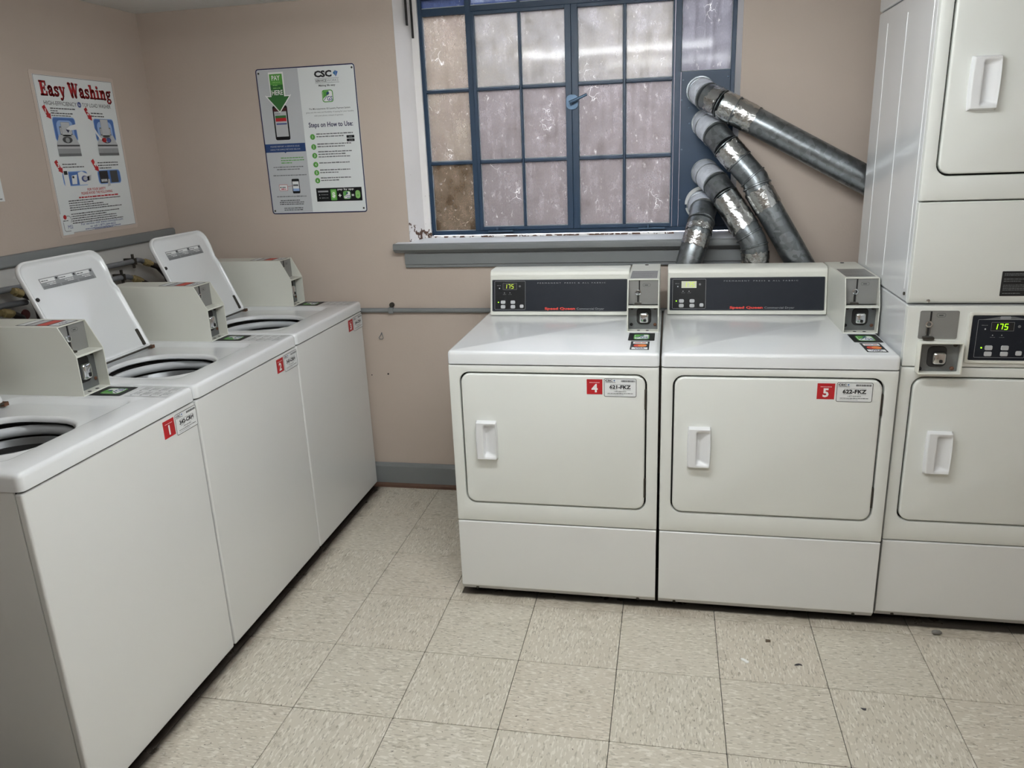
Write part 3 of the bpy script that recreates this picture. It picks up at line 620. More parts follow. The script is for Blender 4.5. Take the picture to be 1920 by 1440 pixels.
washer(.563, '3', '344-CRH', 'white top-loading washer in the corner by the back wall, red sticker reading 3')

# ---------------------------------------------------------------- dryer parts
def pull(parent, x, z, y=0.0):
    """white pull: raised grip on the left, scooped finger well on the right"""
    w, h, nx, ny = .069, .136, 30, 30; g = G(); v = []
    def ss(a, b, q): q = max(0, min(1, (q-a)/(b-a))); return q*q*(3-2*q)
    for j in range(ny+1):
        for i in range(nx+1):
            a, b = i/nx, j/ny
            bow = .004*(1-(2*b-1)**2)
            px = -bow*.6+a*(w+bow*1.2)
            e = min(a/.05, (1-a)/.05, b/.03, (1-b)/.03, 1)
            hh = .0015+.0175*math.sqrt(max(0, 1-(1-e)**2))
            inw = ss(.36, .42, a)*ss(.97, .93, a)*ss(.05+.06*(1-a), .13+.06*(1-a), b)*ss(.95-.06*(1-a), .87-.06*(1-a), b)
            floor_h = .0005+.0145*ss(.42, .98, a)**1.1
            hh = hh*(1-inw)+min(hh, floor_h)*inw
            v.append((px, -hh, b*h))
    f = [(j*(nx+1)+i, j*(nx+1)+i+1, (j+1)*(nx+1)+i+1, (j+1)*(nx+1)+i) for j in range(ny) for i in range(nx)]
    g.add(v, f)
    rim = [j*(nx+1) for j in range(ny+1)][::-1] + list(range(1, nx+1)) + [j*(nx+1)+nx for j in range(1, ny+1)] + [ny*(nx+1)+i for i in range(nx-1, 0, -1)]
    g.loops([[v[i] for i in rim], [(v[i][0], 0.0, v[i][2]) for i in rim]])
    o = g.build('door_handle', 'plastic_white', parent, smooth=60); o.location = (x, y, z); return o
def door_front(parent, w, z0, z1, dx0, dx1, dz0, dz1, m='enamel_warm', hinges=True, handle=None):
    """front panel with a door let into it"""
    g = G(); k, mm = 6, 4
    gp = .0055
    inner = lambda i, y: [(x, y, z) for x, z in rrect(dx0-gp-i, dx1+gp+i, dz0-gp-i, dz1+gp+i, .034+i, k, mm)]
    outer = lambda i, y: [(x, y, z) for x, z in rrect(i, w-i, z0+i, z1-i, .004, k, mm)]
    g.loops([outer(0, .02), outer(0, .004), outer(.0012, .0012), outer(.004, 0), inner(.004, 0), inner(.001, .001), inner(0, .004), inner(0, .02)])
    fp = g.build('front_panel', m, parent, smooth=40)
    G().prism(rrect(dx0-.02, dx1+.02, dz0-.02, dz1+.02, .03), 'y', .0205, .024).build('door_gap_shade', 'gasket', parent)  # dark sheet behind the door gap, standing in for its shade
    g = G(); dl = lambda i, y: [(x, y, z) for x, z in rrect(dx0+i, dx1-i, dz0+i, dz1-i, .03-i*.5, k, mm)]
    g.loops([dl(0, .018), dl(0, .002), dl(.001, -.001), dl(.003, -.0025), dl(.006, -.003)], True, True)
    d = g.build('door', m, parent, smooth=40)
    if hinges:
        for hz in (dz0+.043, dz1-.11): G().box(dx1-.003, dx1+.0045, -.0015, .012, hz, hz+.067).build('hinge', 'screw_dark', d, bevel=.001)
    if handle: pull(d, handle[0], handle[1], -.003)
    return fp, d
def lower_panel(parent, w, z1):
    p = [(.0, z1-.003), (.0, .042), (.003, .038), (.014, .022), (.03, .022), (.03, z1), (.003, z1)]
    o = G().prism(p, 'x', .001, w-.001).build('lower_panel', 'enamel_front', parent, bevel=.002)
    for sx in (.055, w-.06): G().lathe([(.005, 0), (.005, -.003), (.002, -.004)], (sx, .0085, .030), 'y', 10, 0, True).build('screw', 'screw_dark', o)
    return o
def seven_seg(p, s, x, y, h, m, l=3):
    segs = {'1': 'bc', '7': 'abc', '5': 'afgcd'}; w = h*.5; t = h*.13; sl = .12
    for ch in s:
        for q in segs[ch]:
            a = {'a': ((0, h), (w, h)), 'b': ((w, h), (w, h/2)), 'c': ((w, h/2), (w, 0)), 'd': ((0, 0), (w, 0)), 'f': ((0, h), (0, h/2)), 'g': ((0, h/2), (w, h/2))}[q]
            p.line([(x+a[0][0]+a[0][1]*sl, y+a[0][1]), (x+a[1][0]+a[1][1]*sl, y+a[1][1])], t, m, l)
        x += w*1.75
def keypad(p, x, y, w, h, lit, disp):
    """framed keypad with display and five buttons"""
    p.frame(x, y, x+w, y+h, .003, .0009, 'console_grey', 2)
    dx, dy, dw, dh = x+w*.27, y+h*.70, w*.45, h*.23
    if disp == 'pale': p.rect(dx, dy, dx+dw, dy+dh, 'lcd_pale', 3); seven_seg(p, '175', dx+dw*.16, dy+dh*.18, dh*.64, 'led_dim', 4)
    else:
        p.rect(dx, dy, dx+dw, dy+dh, 'dark_hole', 2); p.frame(dx, dy, dx+dw, dy+dh, .001, .0006, 'console_grey', 3)
        seven_seg(p, '175', dx+dw*.12, dy+dh*.2, dh*.6, lit, 4)
    for q in (.32, .5): p.poly([(x+w*q-.002, y+h*.58), (x+w*q+.002, y+h*.58), (x+w*q, y+h*.61)], 'grey_light', 3); p.words(x+w*q-.006, x+w*q+.007, y+h*.53, .0014, 'ink_soft', 3, int(q*9))
    p.words(x+w*.08, x+w*.2, y+h*.84, .002, 'ink_soft', 3, 2); p.circ(x+w*.16, y+h*.75, .0022, 'grey_light', 3); p.circ(x+w*.82, y+h*.82, .004, 'ink_soft', 3)
def buttons(parent, x, y, w, h, yy):
    for bx, by, bw in ((.2, .2, .15), (.52, .2, .15), (.2, .04, .15), (.52, .04, .15), (.82, .06, .12)):
        g = G(); g.loops([[(a, yy-n, b) for a, b in rrect(x+w*bx+i, x+w*(bx+bw)-i, y+h*by+i, y+h*(by+.12)-i, .0035-i)] for i, n in ((0, 0), (0, .0015), (.001, .0022))], False, True)
        g.build('button', 'grey_light', parent)
    G().disc((x+w*.13, yy-.0012, y+h*.26), .0022, .0012, 'y', 10).build('indicator_light', 'led_green', parent)

# ---------------------------------------------------------------- two single dryers
def dryer(x0, w, num, code, label, cons_x, disp, boxx, cd):
    y0 = .345
    t = thing('tumble_dryer', (x0, y0, 0), label, 'dryer', 'single dryers under the window')
    G().box(.003, w-.003, .0245, .70, .03, .862).build('cabinet', 'enamel', t, bevel=.003)
    for fx in (.05, w-.05):
        for fy in (.06, .64): G().lathe([(.02, 0), (.02, .006), (.008, .008), (.008, .032)], (fx, fy, 0), 'z', 12, 0, True).build('levelling_foot', 'gasket', t)
    lower_panel(t, w, .294)
    dx0, dx1, dz0, dz1 = .041, w-.042, .371, .829
    fp, d = door_front(t, w, .2975, .8585, dx0, dx1, dz0, dz1, handle=(.086, .532))
    g = G(); lip_top(g, -.001, w+.001, -.002, .69, .862, .905, None, .012); g.build('top_panel', 'enamel', t, smooth=50)
    number_sticker(d, on_y(w-.226, -.0032, .768), num); id_sticker(d, on_y(w-.171, -.0032, .761), code, int(num)+30)
    # console
    a, b = cons_x; yb = cd
    lean = math.atan2(.033, .158)
    prof = [(yb, .907), (yb+.029, 1.052), (yb+.028, 1.06), (yb+.034, 1.072), (yb+.046, 1.0785), (yb+.135, 1.0785), (yb+.135, .907)]
    con = G().prism(prof, 'x', a, b).build('console', 'console_cream', t, bevel=.0035)
    cw_ = b-a; sl = Vector((0, .029, .145)).normalized()
    fm = FACE((a, yb-.0006, .907), (1, 0, 0), sl)
    g = G(); vv = [fm @ Vector((x, v, n)) for n in (-.002, .002) for x, v in rrect(.008, cw_-.009, .016, .138, .004)]
    n_ = len(vv)//2; g.loops([vv[:n_], vv[n_:]], True, True); cp = g.build('control_panel', 'panel_navy', con)
    p = Print(); p.frame(.0085, .0165, cw_-.0095, .1375, .004, .0018, 'ink_mid', 1)
    p.rect(.0165, .0215, .142, .1335, 'panel_black', 1)
    keypad(p, .018, .0225, .122, .110, 'led_dim', disp)
    p.text('P E R M A N E N T    P R E S S   &   A L L   F A B R I C', cw_*.59, .1225, .0042, 'console_grey', 2, w=.262, al='C')
    p.text('Speed Queen', cw_*.40, .0225, .0085, 'console_red', 2, w=.118, bold=.035)
    p.text('Commercial Dryer', cw_*.40+.124, .0225, .0072, 'console_grey', 2, w=.105)
    p.build('console_lettering', fm @ Matrix.Translation((0, 0, .0021)), cp)
    # buttons sit on the leaning face
    for bx, by, bw in ((.2, .2, .15), (.52, .2, .15), (.2, .04, .15), (.52, .04, .15), (.82, .06, .12)):
        X, Y, W_, H_ = .018, .0225, .122, .110
        ls = [[fm @ Vector((q, r, .0025+n)) for q, r in rrect(X+W_*bx+i, X+W_*(bx+bw)-i, Y+H_*by+i, Y+H_*(by+.12)-i, .0045-i)] for i, n in ((0, 0), (0, .0012), (.001, .002))]
        G().loops(ls, False, True).build('button', 'grey_light', cp)
    c0 = fm @ Vector((.033, .0225+.110*.26, .0024)); G().disc((c0.x, c0.y-.0012, c0.z), .0022, .0012, 'y', 10).build('indicator_light', 'led_green', cp)
    coin = coin_box(t, (boxx, .287, .9045), 0, .107, .40, .09, .178, .036, 'dryer')
    p = Print(); p.rect(.008, .06, .099, .225, 'ink_soft', 1); p.rect(.0095, .0615, .0975, .2235, 'plate_grey', 2)
    p.words(.014, .09, .07, .004, 'ink_mid', 3, 2); p.words(.014, .08, .10, .004, 'ink_mid', 3, 4); p.words(.014, .085, .15, .004, 'ink_mid', 3, 6)
    p.build('card_label', Matrix.Translation((0, 0, .178)), coin)
    G().disc((.055, .37, .178), .007, .002, 'z', 14).build('top_lock', 'screw_dark', coin)
    reader_decal(t, FACE((boxx+.009, .160, .9052), (1, 0, 0), (0, 1, 0)), .087, .11)
    p = Print(); card_marks(p, 0, 0, .06, .113); p.build('card_decal', FACE((boxx+.021, .039, .9052), (1, 0, 0), (0, 1, 0)), t)
    return t
dryer(.646, .682, '4', '621-FKZ', 'white dryer left of its twin, red sticker on its door reading 4', (.022, .562), 'dark', .568, .552)
dryer(1.336, .688, '5', '622-FKZ', 'white dryer beside the tall stacked dryer, red sticker on its door reading 5', (.013, .582), 'pale', .583, .572)

# ---------------------------------------------------------------- stacked dryer
def stacked():
    x0, y0, w = 2.032, .362, .684
    t = thing('stacked_dryer', (x0, y0, 0), 'tall white stacked dryer with two doors at the right edge', 'dryer')
    d = .66
    G().box(.002, w-.002, .0245, d, .03, 1.05).build('lower_cabinet', 'enamel', t, bevel=.004)
    g = G().box(0, w, .0245, d, 1.054, 1.915)
    uc = g.build('upper_cabinet', 'enamel', t, bevel=.006)
    for ry in (.053, .306, .533): G().box(-.0016, .001, ry, ry+.004, 1.09, 1.87).build('side_rib', 'enamel', uc, bevel=.0012)
    G().box(-.001, w+.001, -.001, d+.002, 1.918, 1.97).build('top_cap', 'enamel', t, bevel=.008)
    for fx in (.05, w-.05):
        for fy in (.06, .6): G().lathe([(.02, 0), (.02, .006), (.008, .008), (.008, .032)], (fx, fy, 0), 'z', 12, 0, True).build('levelling_foot', 'gasket', t)
    lower_panel(t, w, .297)
    door_front(t, w, .3005, .866, .0385, w-.04, .372, .832, handle=(.091, .534))
    band = G().box(.001, w-.001, 0, .024, .8695, 1.0485).build('control_band', 'enamel_warm', t, bevel=.002)
    ub = G().prism([(0, 1.341), (0, 1.075), (.006, 1.06), (.02, 1.054), (.024, 1.054), (.024, 1.341)], 'x', 0, w).build('access_panel', 'enamel_warm', t, bevel=.003)
    door_front(t, w, 1.345, 1.914, .0385, w-.04, 1.416, 1.875, hinges=True, handle=(.089, 1.578))
    G().lathe([(.005, 0), (.005, -.004), (.002, -.005)], (.053, .006, 1.064), 'y', 12, 0, True).build('screw', 'chrome', ub)
    G().lathe([(.005, 0), (.005, -.004), (.002, -.005)], (0, .045, 1.078), 'x', 12, 0, True).build('screw', 'screw_dark', uc)
    p = Print(); p.rr(0, 0, .3, .07, .002, 'dark_hole', 1)
    for k, (v, e) in enumerate(((.062, .28), (.058, .22), (.047, .27), (.041, .05), (.030, .26), (.025, .2), (.0205, .25), (.016, .24), (.0065, .052))): p.words(.006, e, v, .0022, 'ink_soft', 2, k+3)
    p.build('warning_label', on_y(.235, -.0003, 1.078), ub)
    # coin acceptor
    pl = G().prism(rrect(.035, .139, .953, 1.036, .005), 'y', -.0015, .001).build('coin_plate', 'plate_grey', band)
    cx, cy = .06, -.0015
    G().box(cx+.002, cx+.0065, cy-.0012, cy, 1.006, 1.034).box(cx-.003, cx+.003, cy-.0012, cy, .962, .99).build('coin_slot', 'dark_hole', pl)
    G().lathe([(.0095, 0), (.0095, -.004), (.006, -.005), (.005, -.001)], (cx, cy, .997), 'y', 20).tube([(cx-.0055, cy-.002, .962), (cx-.0055, cy-.002, .99)], .0012, 6).tube([(cx+.0055, cy-.002, .962), (cx+.0055, cy-.002, .99)], .0012, 6).build('coin_guide', 'chrome', pl, smooth=40)
    G().box(cx-.014, cx+.016, -.015, cy, .953, .960).build('coin_tray', 'screw_dark', pl, bevel=.001)
    p = Print(); p.frame(.079, 1.017, .103, 1.029, .0055, .0008, 'ink_mid', 1); p.words(.085, .097, 1.0212, .003, 'ink_mid', 2, 2); p.build('coin_label', on_y(0, -.0016, 0), pl)
    # protruding lock guard
    lx0, lx1, lz0, lz1 = .036, .153, .853, .948
    g = G(); R = lambda i, y: [(x, y, z) for x, z in rrect(lx0+i, lx1-i, lz0+i, lz1-i, .004, 4)]
    g.loops([R(0, .0), R(0, -.030), R(.001, -.0312), R(.003, -.0312), R(.004, -.030), R(.004, -.002)], False, True)
    lg = g.build('lock_guard', 'console_cream', t, smooth=40)
    G().box(lx0+.005, lx1-.005, -.006, -.003, lz0+.005, lz1-.005).build('lock_plate', 'plate_steel', lg)
    mx, mz = (lx0+lx1)/2, (lz0+lz1)/2
    G().loops([[(x, -.0065, z) for x, z in rrect(mx-.03, mx+.022, mz-.03, mz+.032, .014)], [(x, -.008, z) for x, z in rrect(mx-.028, mx+.02, mz-.028, mz+.03, .013)]], False, True).build('lock_recess', 'gasket', lg)
    k = G(); k.loops([[(x, y, z) for x, z in rrect(mx-.018+i, mx+.018-i, mz-.02+i, mz+.016-i, .008)] for i, y in ((-.001, -.008), (0, -.016), (.0012, -.0195), (.0035, -.022), (.0065, -.0232))], False, True); k.build('lock', 'chrome', lg, smooth=40)
    G().prism(rrect(mx-.001, mx+.008, mz-.014, mz-.005, .0025), 'y', -.0245, -.0235).build('keyhole', 'dark_hole', lg)
    for bx, bz, m in ((.1, .12, 'dark_hole'), (.84, .14, 'rust'), (.86, .88, 'screw_dark')):
        G().lathe([(.006, 0), (.006, -.002), (.002, -.004)], (lx0+(lx1-lx0)*bx, -.006, lz0+(lz1-lz0)*bz), 'y', 12, 0, True).build('bolt', m, lg)
    # control panel
    g = G(); R = lambda i, y: [(x, y, z) for x, z in rrect(.165+i, .56-i, .882+i, 1.032-i, .006, 4)]
    g.loops([R(0, .0005), R(0, -.005), R(.0015, -.0065), R(.007, -.0065), R(.009, -.003)], False, True)
    cb = g.build('control_bezel', 'console_cream', t, smooth=40)
    cp = G().prism(rrect(.1745, .5505, .8915, 1.0225, .003), 'y', -.0042, -.0028).build('control_panel', 'panel_navy', cb)
    p = Print(); p.poly([(.02, .131-.012), (.07, .131-.003), (.105, .131-.003), (.15, .131-.012), (.105, .131-.012), (.07, .131-.012)], 'ink_soft', 1); p.rr(.07, .121, .098, .129, .003, 'console_grey', 2)
    keypad(p, .014, .008, .132, .112, 'led_green', 'dark')
    p.build('console_lettering', on_y(.1745, -.0043, .8915), cp)
    buttons(cp, .1745+.014, .8915+.008, .132, .112, -.0045)
stacked()

# ---------------------------------------------------------------- exhaust ducts
def lerp(a, b, t): return Vector(a)*(1-t)+Vector(b)*t
def duct(label, pts, elbow_n, tapes, beads, foot=None, gores=True, tail_from=None):
    """pts: axis; first elbow_n points are the elbow at the window panel, then the pipe run"""
    t = thing('vent_duct', pts[-1], label, 'duct', 'dryer vent ducts at the window')
    inv = Matrix.Translation(-Vector(pts[-1])); r = .0508
    def pc(g, name, m, par=None, **k):
        o = g.build(name, m, par or t, **k)
        if par is None: o.matrix_parent_inverse = inv
        return o
    P = [Vector(p) for p in pts]
    el = P[:elbow_n]
    col = pc(G().tube([P[0]+Vector((0, .006, 0)), P[0]+Vector((0, -.012, 0))], r+.004, 32), 'collar', 'galvanised', smooth=40)
    e1 = pc(G().tube(el[:2]+[el[2]], r+.001, 32), 'elbow', 'galvanised_lit', smooth=30)
    e2 = pc(G().tube(el[2-0:], r, 32), 'elbow', 'galvanised', smooth=30) if len(el) > 3 else None
    for q in range(1, len(el)):
        a = el[q]; d_ = (P[q+1]-P[q-1]).normalized()
        pc(G().tube([a-d_*.0025, a-d_*.0012, a+d_*.0012, a+d_*.0025], [r+.0005, r+.003, r+.003, r+.0005], 32), 'seam_bead', 'galvanised', smooth=50)
    pc(G().tube(P[elbow_n-1:], r-.001, 36), 'pipe', 'galvanised', smooth=40)
    for (i, t0, t1) in tapes:                    # crinkled foil wrapped round a stretch
        a, b = lerp(P[i], P[i+1], t0), lerp(P[i], P[i+1], t1); ax = (b-a).normalized()
        u = ax.cross(Vector((0, 0, 1))).normalized(); v = ax.cross(u); n, mrows = 40, 12; rnd = random.Random(int(a.x*1000)); ls = []
        for k in range(mrows+1):
            c = a+(b-a)*(k/mrows)
            jit = .006 if k in (0, mrows) else 0
            ls.append([c + ax*rnd.uniform(-jit, jit) + (r+.0012+abs(rnd.gauss(0, .0009)))*(math.cos(2*math.pi*q/n)*u+math.sin(2*math.pi*q/n)*v) for q in range(n)])
        pc(G().loops(ls), 'foil_tape', 'foil', smooth=25)
    for (i, tt) in beads:
        a = lerp(P[i], P[i+1], tt); d_ = (P[i+1]-P[i]).normalized()
        pc(G().tube([a-d_*.004, a-d_*.002, a+d_*.002, a+d_*.004], [r, r+.003, r+.003, r], 32), 'seam_bead', 'galvanised', smooth=50)
    return t, inv
duct('uppermost silver vent duct, running to the tall stacked dryer', [(1.462, 1.354, 1.722), (1.466, 1.285, 1.713), (1.484, 1.225, 1.692), (1.537, 1.186, 1.661), (1.591, 1.175, 1.632), (2.052, 1.105, 1.371), (2.30, 1.10, 1.235)], 4, [(2, .35, .98), (3, 0, 1), (4, 0, .14)], [(3, .9)])
duct('silver vent duct with a taped joint halfway, second from the top', [(1.485, 1.354, 1.598), (1.495, 1.285, 1.581), (1.520, 1.215, 1.553), (1.558, 1.172, 1.506), (1.667, 1.142, 1.381), (1.684, 1.132, 1.336), (1.843, 1.108, 1.068), (1.93, 1.105, .92)], 4, [(3, .02, .42), (5, -.04, .22)], [(3, .45), (3, .92), (4, .5)])
duct('silver vent duct wrapped in crinkled foil, elbow at its lower end', [(1.489, 1.354, 1.406), (1.502, 1.285, 1.392), (1.528, 1.21, 1.367), (1.56, 1.168, 1.321), (1.64, 1.120, 1.2), (1.667, 1.110, 1.155), (1.676, 1.106, 1.122), (1.68, 1.106, 1.05), (1.68, 1.106, .92)], 4, [(3, .02, .50), (3, .50, 1.0), (6, .1, 1.2)], [(4, .5), (5, .6)])
td, inv = duct('lowest and shortest silver vent duct with a split white ring', [(1.472, 1.354, 1.285), (1.475, 1.285, 1.281), (1.481, 1.215, 1.266), (1.472, 1.155, 1.225), (1.462, 1.128, 1.189), (1.428, 1.106, 1.072), (1.40, 1.105, .94)], 4, [(3, .5, 1.05), (4, 0, .42)], [])
g = G()
for a0, a1 in ((68, 182), (196, 240)):
    arc = [(math.radians(a0+(a1-a0)*i/16)) for i in range(17)]
    for i in range(16):
        a, b = arc[i], arc[i+1]; q = []
        for yy in (1.353, 1.33):
            for rr in (.055, .068):
                for an in (a, b): q.append((1.480+rr*math.cos(an), yy, 1.285+rr*math.sin(an)))
        g.add(q, [(0, 1, 3, 2), (4, 6, 7, 5), (2, 3, 7, 6), (0, 4, 5, 1)] + ([(0, 2, 6, 4)] if i == 0 else []) + ([(1, 5, 7, 3)] if i == 15 else []))
o = g.build('split_ring', 'ring_white', td); o.matrix_parent_inverse = inv

# ---------------------------------------------------------------- wall pipes
def clamp(g, y, z, x=XL+.045, r=.011):
    g.box(XL+.004, x+r+.002, y-.006, y+.006, z-r-.002, z+r+.002).box(x-.004, x+.004, y-.005, y+.005, z-.028, z+.03)
def supply(label, run, clamps, fitting, hose, valve=None):
    t = thing('water_pipe', run[0], label, 'pipe', 'water pipes on the left wall'); inv = Matrix.Translation(-Vector(run[0]))
    def pc(g, n, m, **k): o = g.build(n, m, t, **k); o.matrix_parent_inverse = inv; return o
    pc(G().tube(run, .0105, 14), 'pipe', 'pipe_grey', smooth=40)
    for y, z in clamps:
        g = G(); clamp(g, y, z, run[0][0]); pc(g, 'pipe_clamp', 'screw_dark', bevel=.001)
    a, b = Vector(fitting[0]), Vector(fitting[1]); d_ = b-a
    pc(G().tube([a, a+d_*.2, a+d_*.25, a+d_*.75, a+d_*.8, b], [.012, .012, .0155, .0155, .013, .013], 12), 'brass_fitting', 'brass', smooth=30)
    pc(G().tube(hose, .0125, 12), 'hose', 'hose_dark', smooth=50)
    if valve: pc(G().lathe([(.016, 0), (.018, .004), (.016, .009)], valve, 'x', 14, 0, True), 'valve_wheel', 'valve_red', smooth=40)
X1 = -.858
supply('upper grey water pipe with clamp behind the corner washer lid', [(X1, .50, 1.142), (X1, .86, 1.139), (X1, .905, 1.141), (X1, .93, 1.136), (X1, .945, 1.128)], [(.88, 1.139)], ((X1, .94, 1.131), (X1+.008, .985, 1.112)), [(X1+.006, .975, 1.115), (X1+.015, 1.015, 1.096), (X1+.025, 1.05, 1.05), (X1+.03, 1.06, .98), (X1+.05, 1.06, .80)])
supply('lower grey water pipe with clamp behind the corner washer', [(X1, .56, 1.092), (X1, .79, 1.085), (X1, .83, 1.082), (X1, .855, 1.073)], [(.795, 1.086)], ((X1, .85, 1.075), (X1+.01, .9, 1.052)), [(X1+.008, .89, 1.056), (X1+.02, .93, 1.03), (X1+.03, .95, .97), (X1+.04, .95, .8)])
supply('upper grey water pipe behind the middle washer lid', [(X1, -.35, 1.142), (X1, .20, 1.137), (X1, .30, 1.134)], [(.0, 1.139)], ((X1+.016, .222, 1.131), (X1+.02, .262, 1.112)), [(X1+.02, .255, 1.115), (X1+.03, .285, 1.095), (X1+.035, .295, 1.05), (X1+.04, .293, .98), (X1+.05, .29, .8)])
supply('lower grey water pipe behind the middle washer', [(X1, -.35, 1.09), (X1, .18, 1.086), (X1, .285, 1.081)], [(-.02, 1.087)], ((X1+.02, .15, 1.07), (X1+.03, .19, 1.058)), [(X1+.028, .185, 1.06), (X1+.04, .21, 1.04), (X1+.05, .22, .98), (X1+.055, .22, .8)], (X1+.02, .245, 1.045))
cd = thing('conduit_pipe', (.0, YB-.0108, .86), 'slim grey pipe run along the back wall beside the washers', 'pipe')
G().tube([(-.9+.04, 0, 0), (3.0, 0, 0)], .0105, 14).build('pipe', 'trim_grey', cd, smooth=40)
for x in (.138, 1.8):
    G().box(x-.012, x+.012, -.012, .0105, -.013, .013).build('pipe_clamp', 'trim_grey', cd, bevel=.003)
    G().lathe([(.011, .0105), (.011, -.001), (.008, -.006), (.002, -.007)], (x+.003, 0, .024), 'y', 14, 0, True).build('clamp_screw', 'screw_dark', cd, smooth=40)
hk = thing('wall_hook', (.079, YB, .74), 'tiny bare metal hook on the back wall right of the washers', 'hook')
G().tube([(0, -.001, .016), (-.003, -.006, .006), (-.011, -.010, -.006), (-.008, -.012, -.012), (.006, -.012, -.012), (.009, -.010, -.007), (.004, -.006, .006), (0, -.001, .016)], .0017, 8).build('hook_wire', 'plate_steel', hk, smooth=50)
for i, (x, z) in enumerate(((.093, .56), (.013, .554))):
    tag(G().disc((x, YB-.0012, z), (.004, .0025)[i], .0012, 'y', 10).build('nail_hole', 'dark_hole'), ('dark nail hole in the back wall below the metal hook', 'small nail hole in the back wall close to the corner washer')[i], 'hole')

# ---------------------------------------------------------------- posters
t = thing('poster', (XL, .563, 1.275), 'Easy Washing instruction poster in a clear sleeve on the left wall', 'poster')
pw, ph = .440, .588
G().prism(rrect(-.004, pw+.004, -.004, ph+.006, .008), 'x', .0005, .0022).build('plastic_sleeve', 'sleeve', t)
G().box(.0022, .0030, .010, pw-.008, .010, ph-.008).build('sheet', 'sheet_cool', t)
pm = on_x(.0031, 0, 0)
p = Print(); p.frame(.011, .011, pw-.009, ph-.009, .001, .0012, 'red_dark', 1); p.rect(.006, .006, .062, .085, 'sheet_cool', 2)
p.build('border_line', pm, t)
p = Print()
GLY = {   # slab-serif letters: width, strokes (points, width), blocks (x0, y0, x1, y1), dots (x, y, r)
 'E': (.76, [], [(.1, 0, .32, 1), (.02, 0, .4, .08), (.02, .92, .4, 1), (.1, .9, .68, 1), (.58, .70, .68, 1), (.1, 0, .72, .1), (.61, 0, .72, .3), (.3, .46, .52, .56), (.46, .36, .54, .66)], []),
 'a': (.62, [([(.1, .52), (.18, .62), (.3, .65), (.4, .59), (.42, .48), (.42, .1), (.49, .04), (.57, .06)], .15), ([(.42, .39), (.22, .34), (.11, .22), (.15, .07), (.27, .05), (.42, .14)], .12)], [], [(.12, .5, .09)]),
 's': (.52, [([(.42, .52), (.34, .62), (.2, .62), (.1, .54), (.13, .42), (.36, .3), (.43, .18), (.36, .07), (.2, .04), (.08, .14)], .13)], [(.41, .46, .46, .68), (.05, 0, .1, .21)], []),
 'y': (.64, [([(.13, .63), (.35, .06)], .17), ([(.53, .63), (.31, -.1), (.2, -.23), (.1, -.22)], .09)], [(0, .6, .28, .68), (.4, .6, .64, .68)], [(.11, -.19, .08)]),
 ' ': (.3, [], [], []),
 'W': (1.14, [([(.15, .96), (.36, .05)], .21), ([(.36, .05), (.56, .94)], .1), ([(.54, .96), (.75, .05)], .21), ([(.75, .05), (.98, .96)], .1)], [(0, .92, .32, 1), (.42, .92, .7, 1), (.84, .92, 1.12, 1)], []),
 'h': (.74, [([(.28, .48), (.38, .61), (.5, .6), (.55, .48), (.55, .04)], .17)], [(.1, 0, .29, 1), (0, .92, .2, 1), (0, 0, .38, .08), (.44, 0, .73, .08)], []),
 'i': (.4, [], [(.1, 0, .29, .66), (0, .58, .2, .66), (0, 0, .38, .08)], [(.19, .86, .11)]),
 'n': (.74, [([(.28, .48), (.38, .61), (.5, .6), (.55, .48), (.55, .04)], .17)], [(.1, 0, .29, .66), (0, .58, .2, .66), (0, 0, .38, .08), (.44, 0, .73, .08)], []),
 'g': (.64, [([(.27+.18*math.cos(q*.5236), .43+.17*math.sin(q*.5236)) for q in range(13)], .12), ([(.2, .26), (.13, .14), (.28, .06), (.46, .02), (.52, -.12), (.38, -.25), (.15, -.24), (.07, -.13), (.15, -.02)], .1)], [(.42, .58, .62, .67)], [])}
def slab(p, s_, x, y, h, w, m, l, grow=0.0):
    tot = sum(GLY[c][0]+.04 for c in s_); k = w/tot; e = grow
    X = lambda q: x+q*k
    Y = lambda q: y+q*h
    for c in s_:
        wd, st, bl, dt = GLY[c]
        for pts, wt in st:
            q = [(X(a), Y(b)) for a, b in pts]; ww = wt*(k+h)/2+2*e
            p.line(q, ww, m, l)
            for a, b in q: p.circ(a, b, ww/2, m, l, n=10)
        for a, b, c_, d in bl: p.rect(X(a)-e, Y(b)-e, X(c_)+e, Y(d)+e, m, l)
        for a, b, r_ in dt: p.circ(X(a), Y(b), r_*k+e, m, l, r_*h+e, 12)
        x += (wd+.04)*k
slab(p, 'Easy Washing', .034, .5085, .050, .384, 'red_dark', 1, .0012); slab(p, 'Easy Washing', .0325, .510, .050, .384, 'red', 2); p.build('headline', pm, t)
p = Print(); p.text('HIGH-EFFICIENCY', .040, .476, .0145, 'ink_mid', 1, w=.168); p.circ(.222, .483, .0105, 'blue_text', 1); p.text('he', .222, .479, .009, 'white_ink', 2, al='C'); p.text('TOP LOAD WASHER', .238, .476, .0145, 'ink_mid', 1, w=.163); p.build('subtitle', pm, t)
p = Print()
def arrow(x, y, n):
    p.poly([(x, y+.042), (x+.014, y+.05), (x+.03, y+.019), (x+.036, y+.022), (x+.035, y), (x+.012, y+.009), (x+.017, y+.011)], 'red', 3); p.text(n, x+.0125, y+.021, .016, 'white_ink', 4, bold=.03)
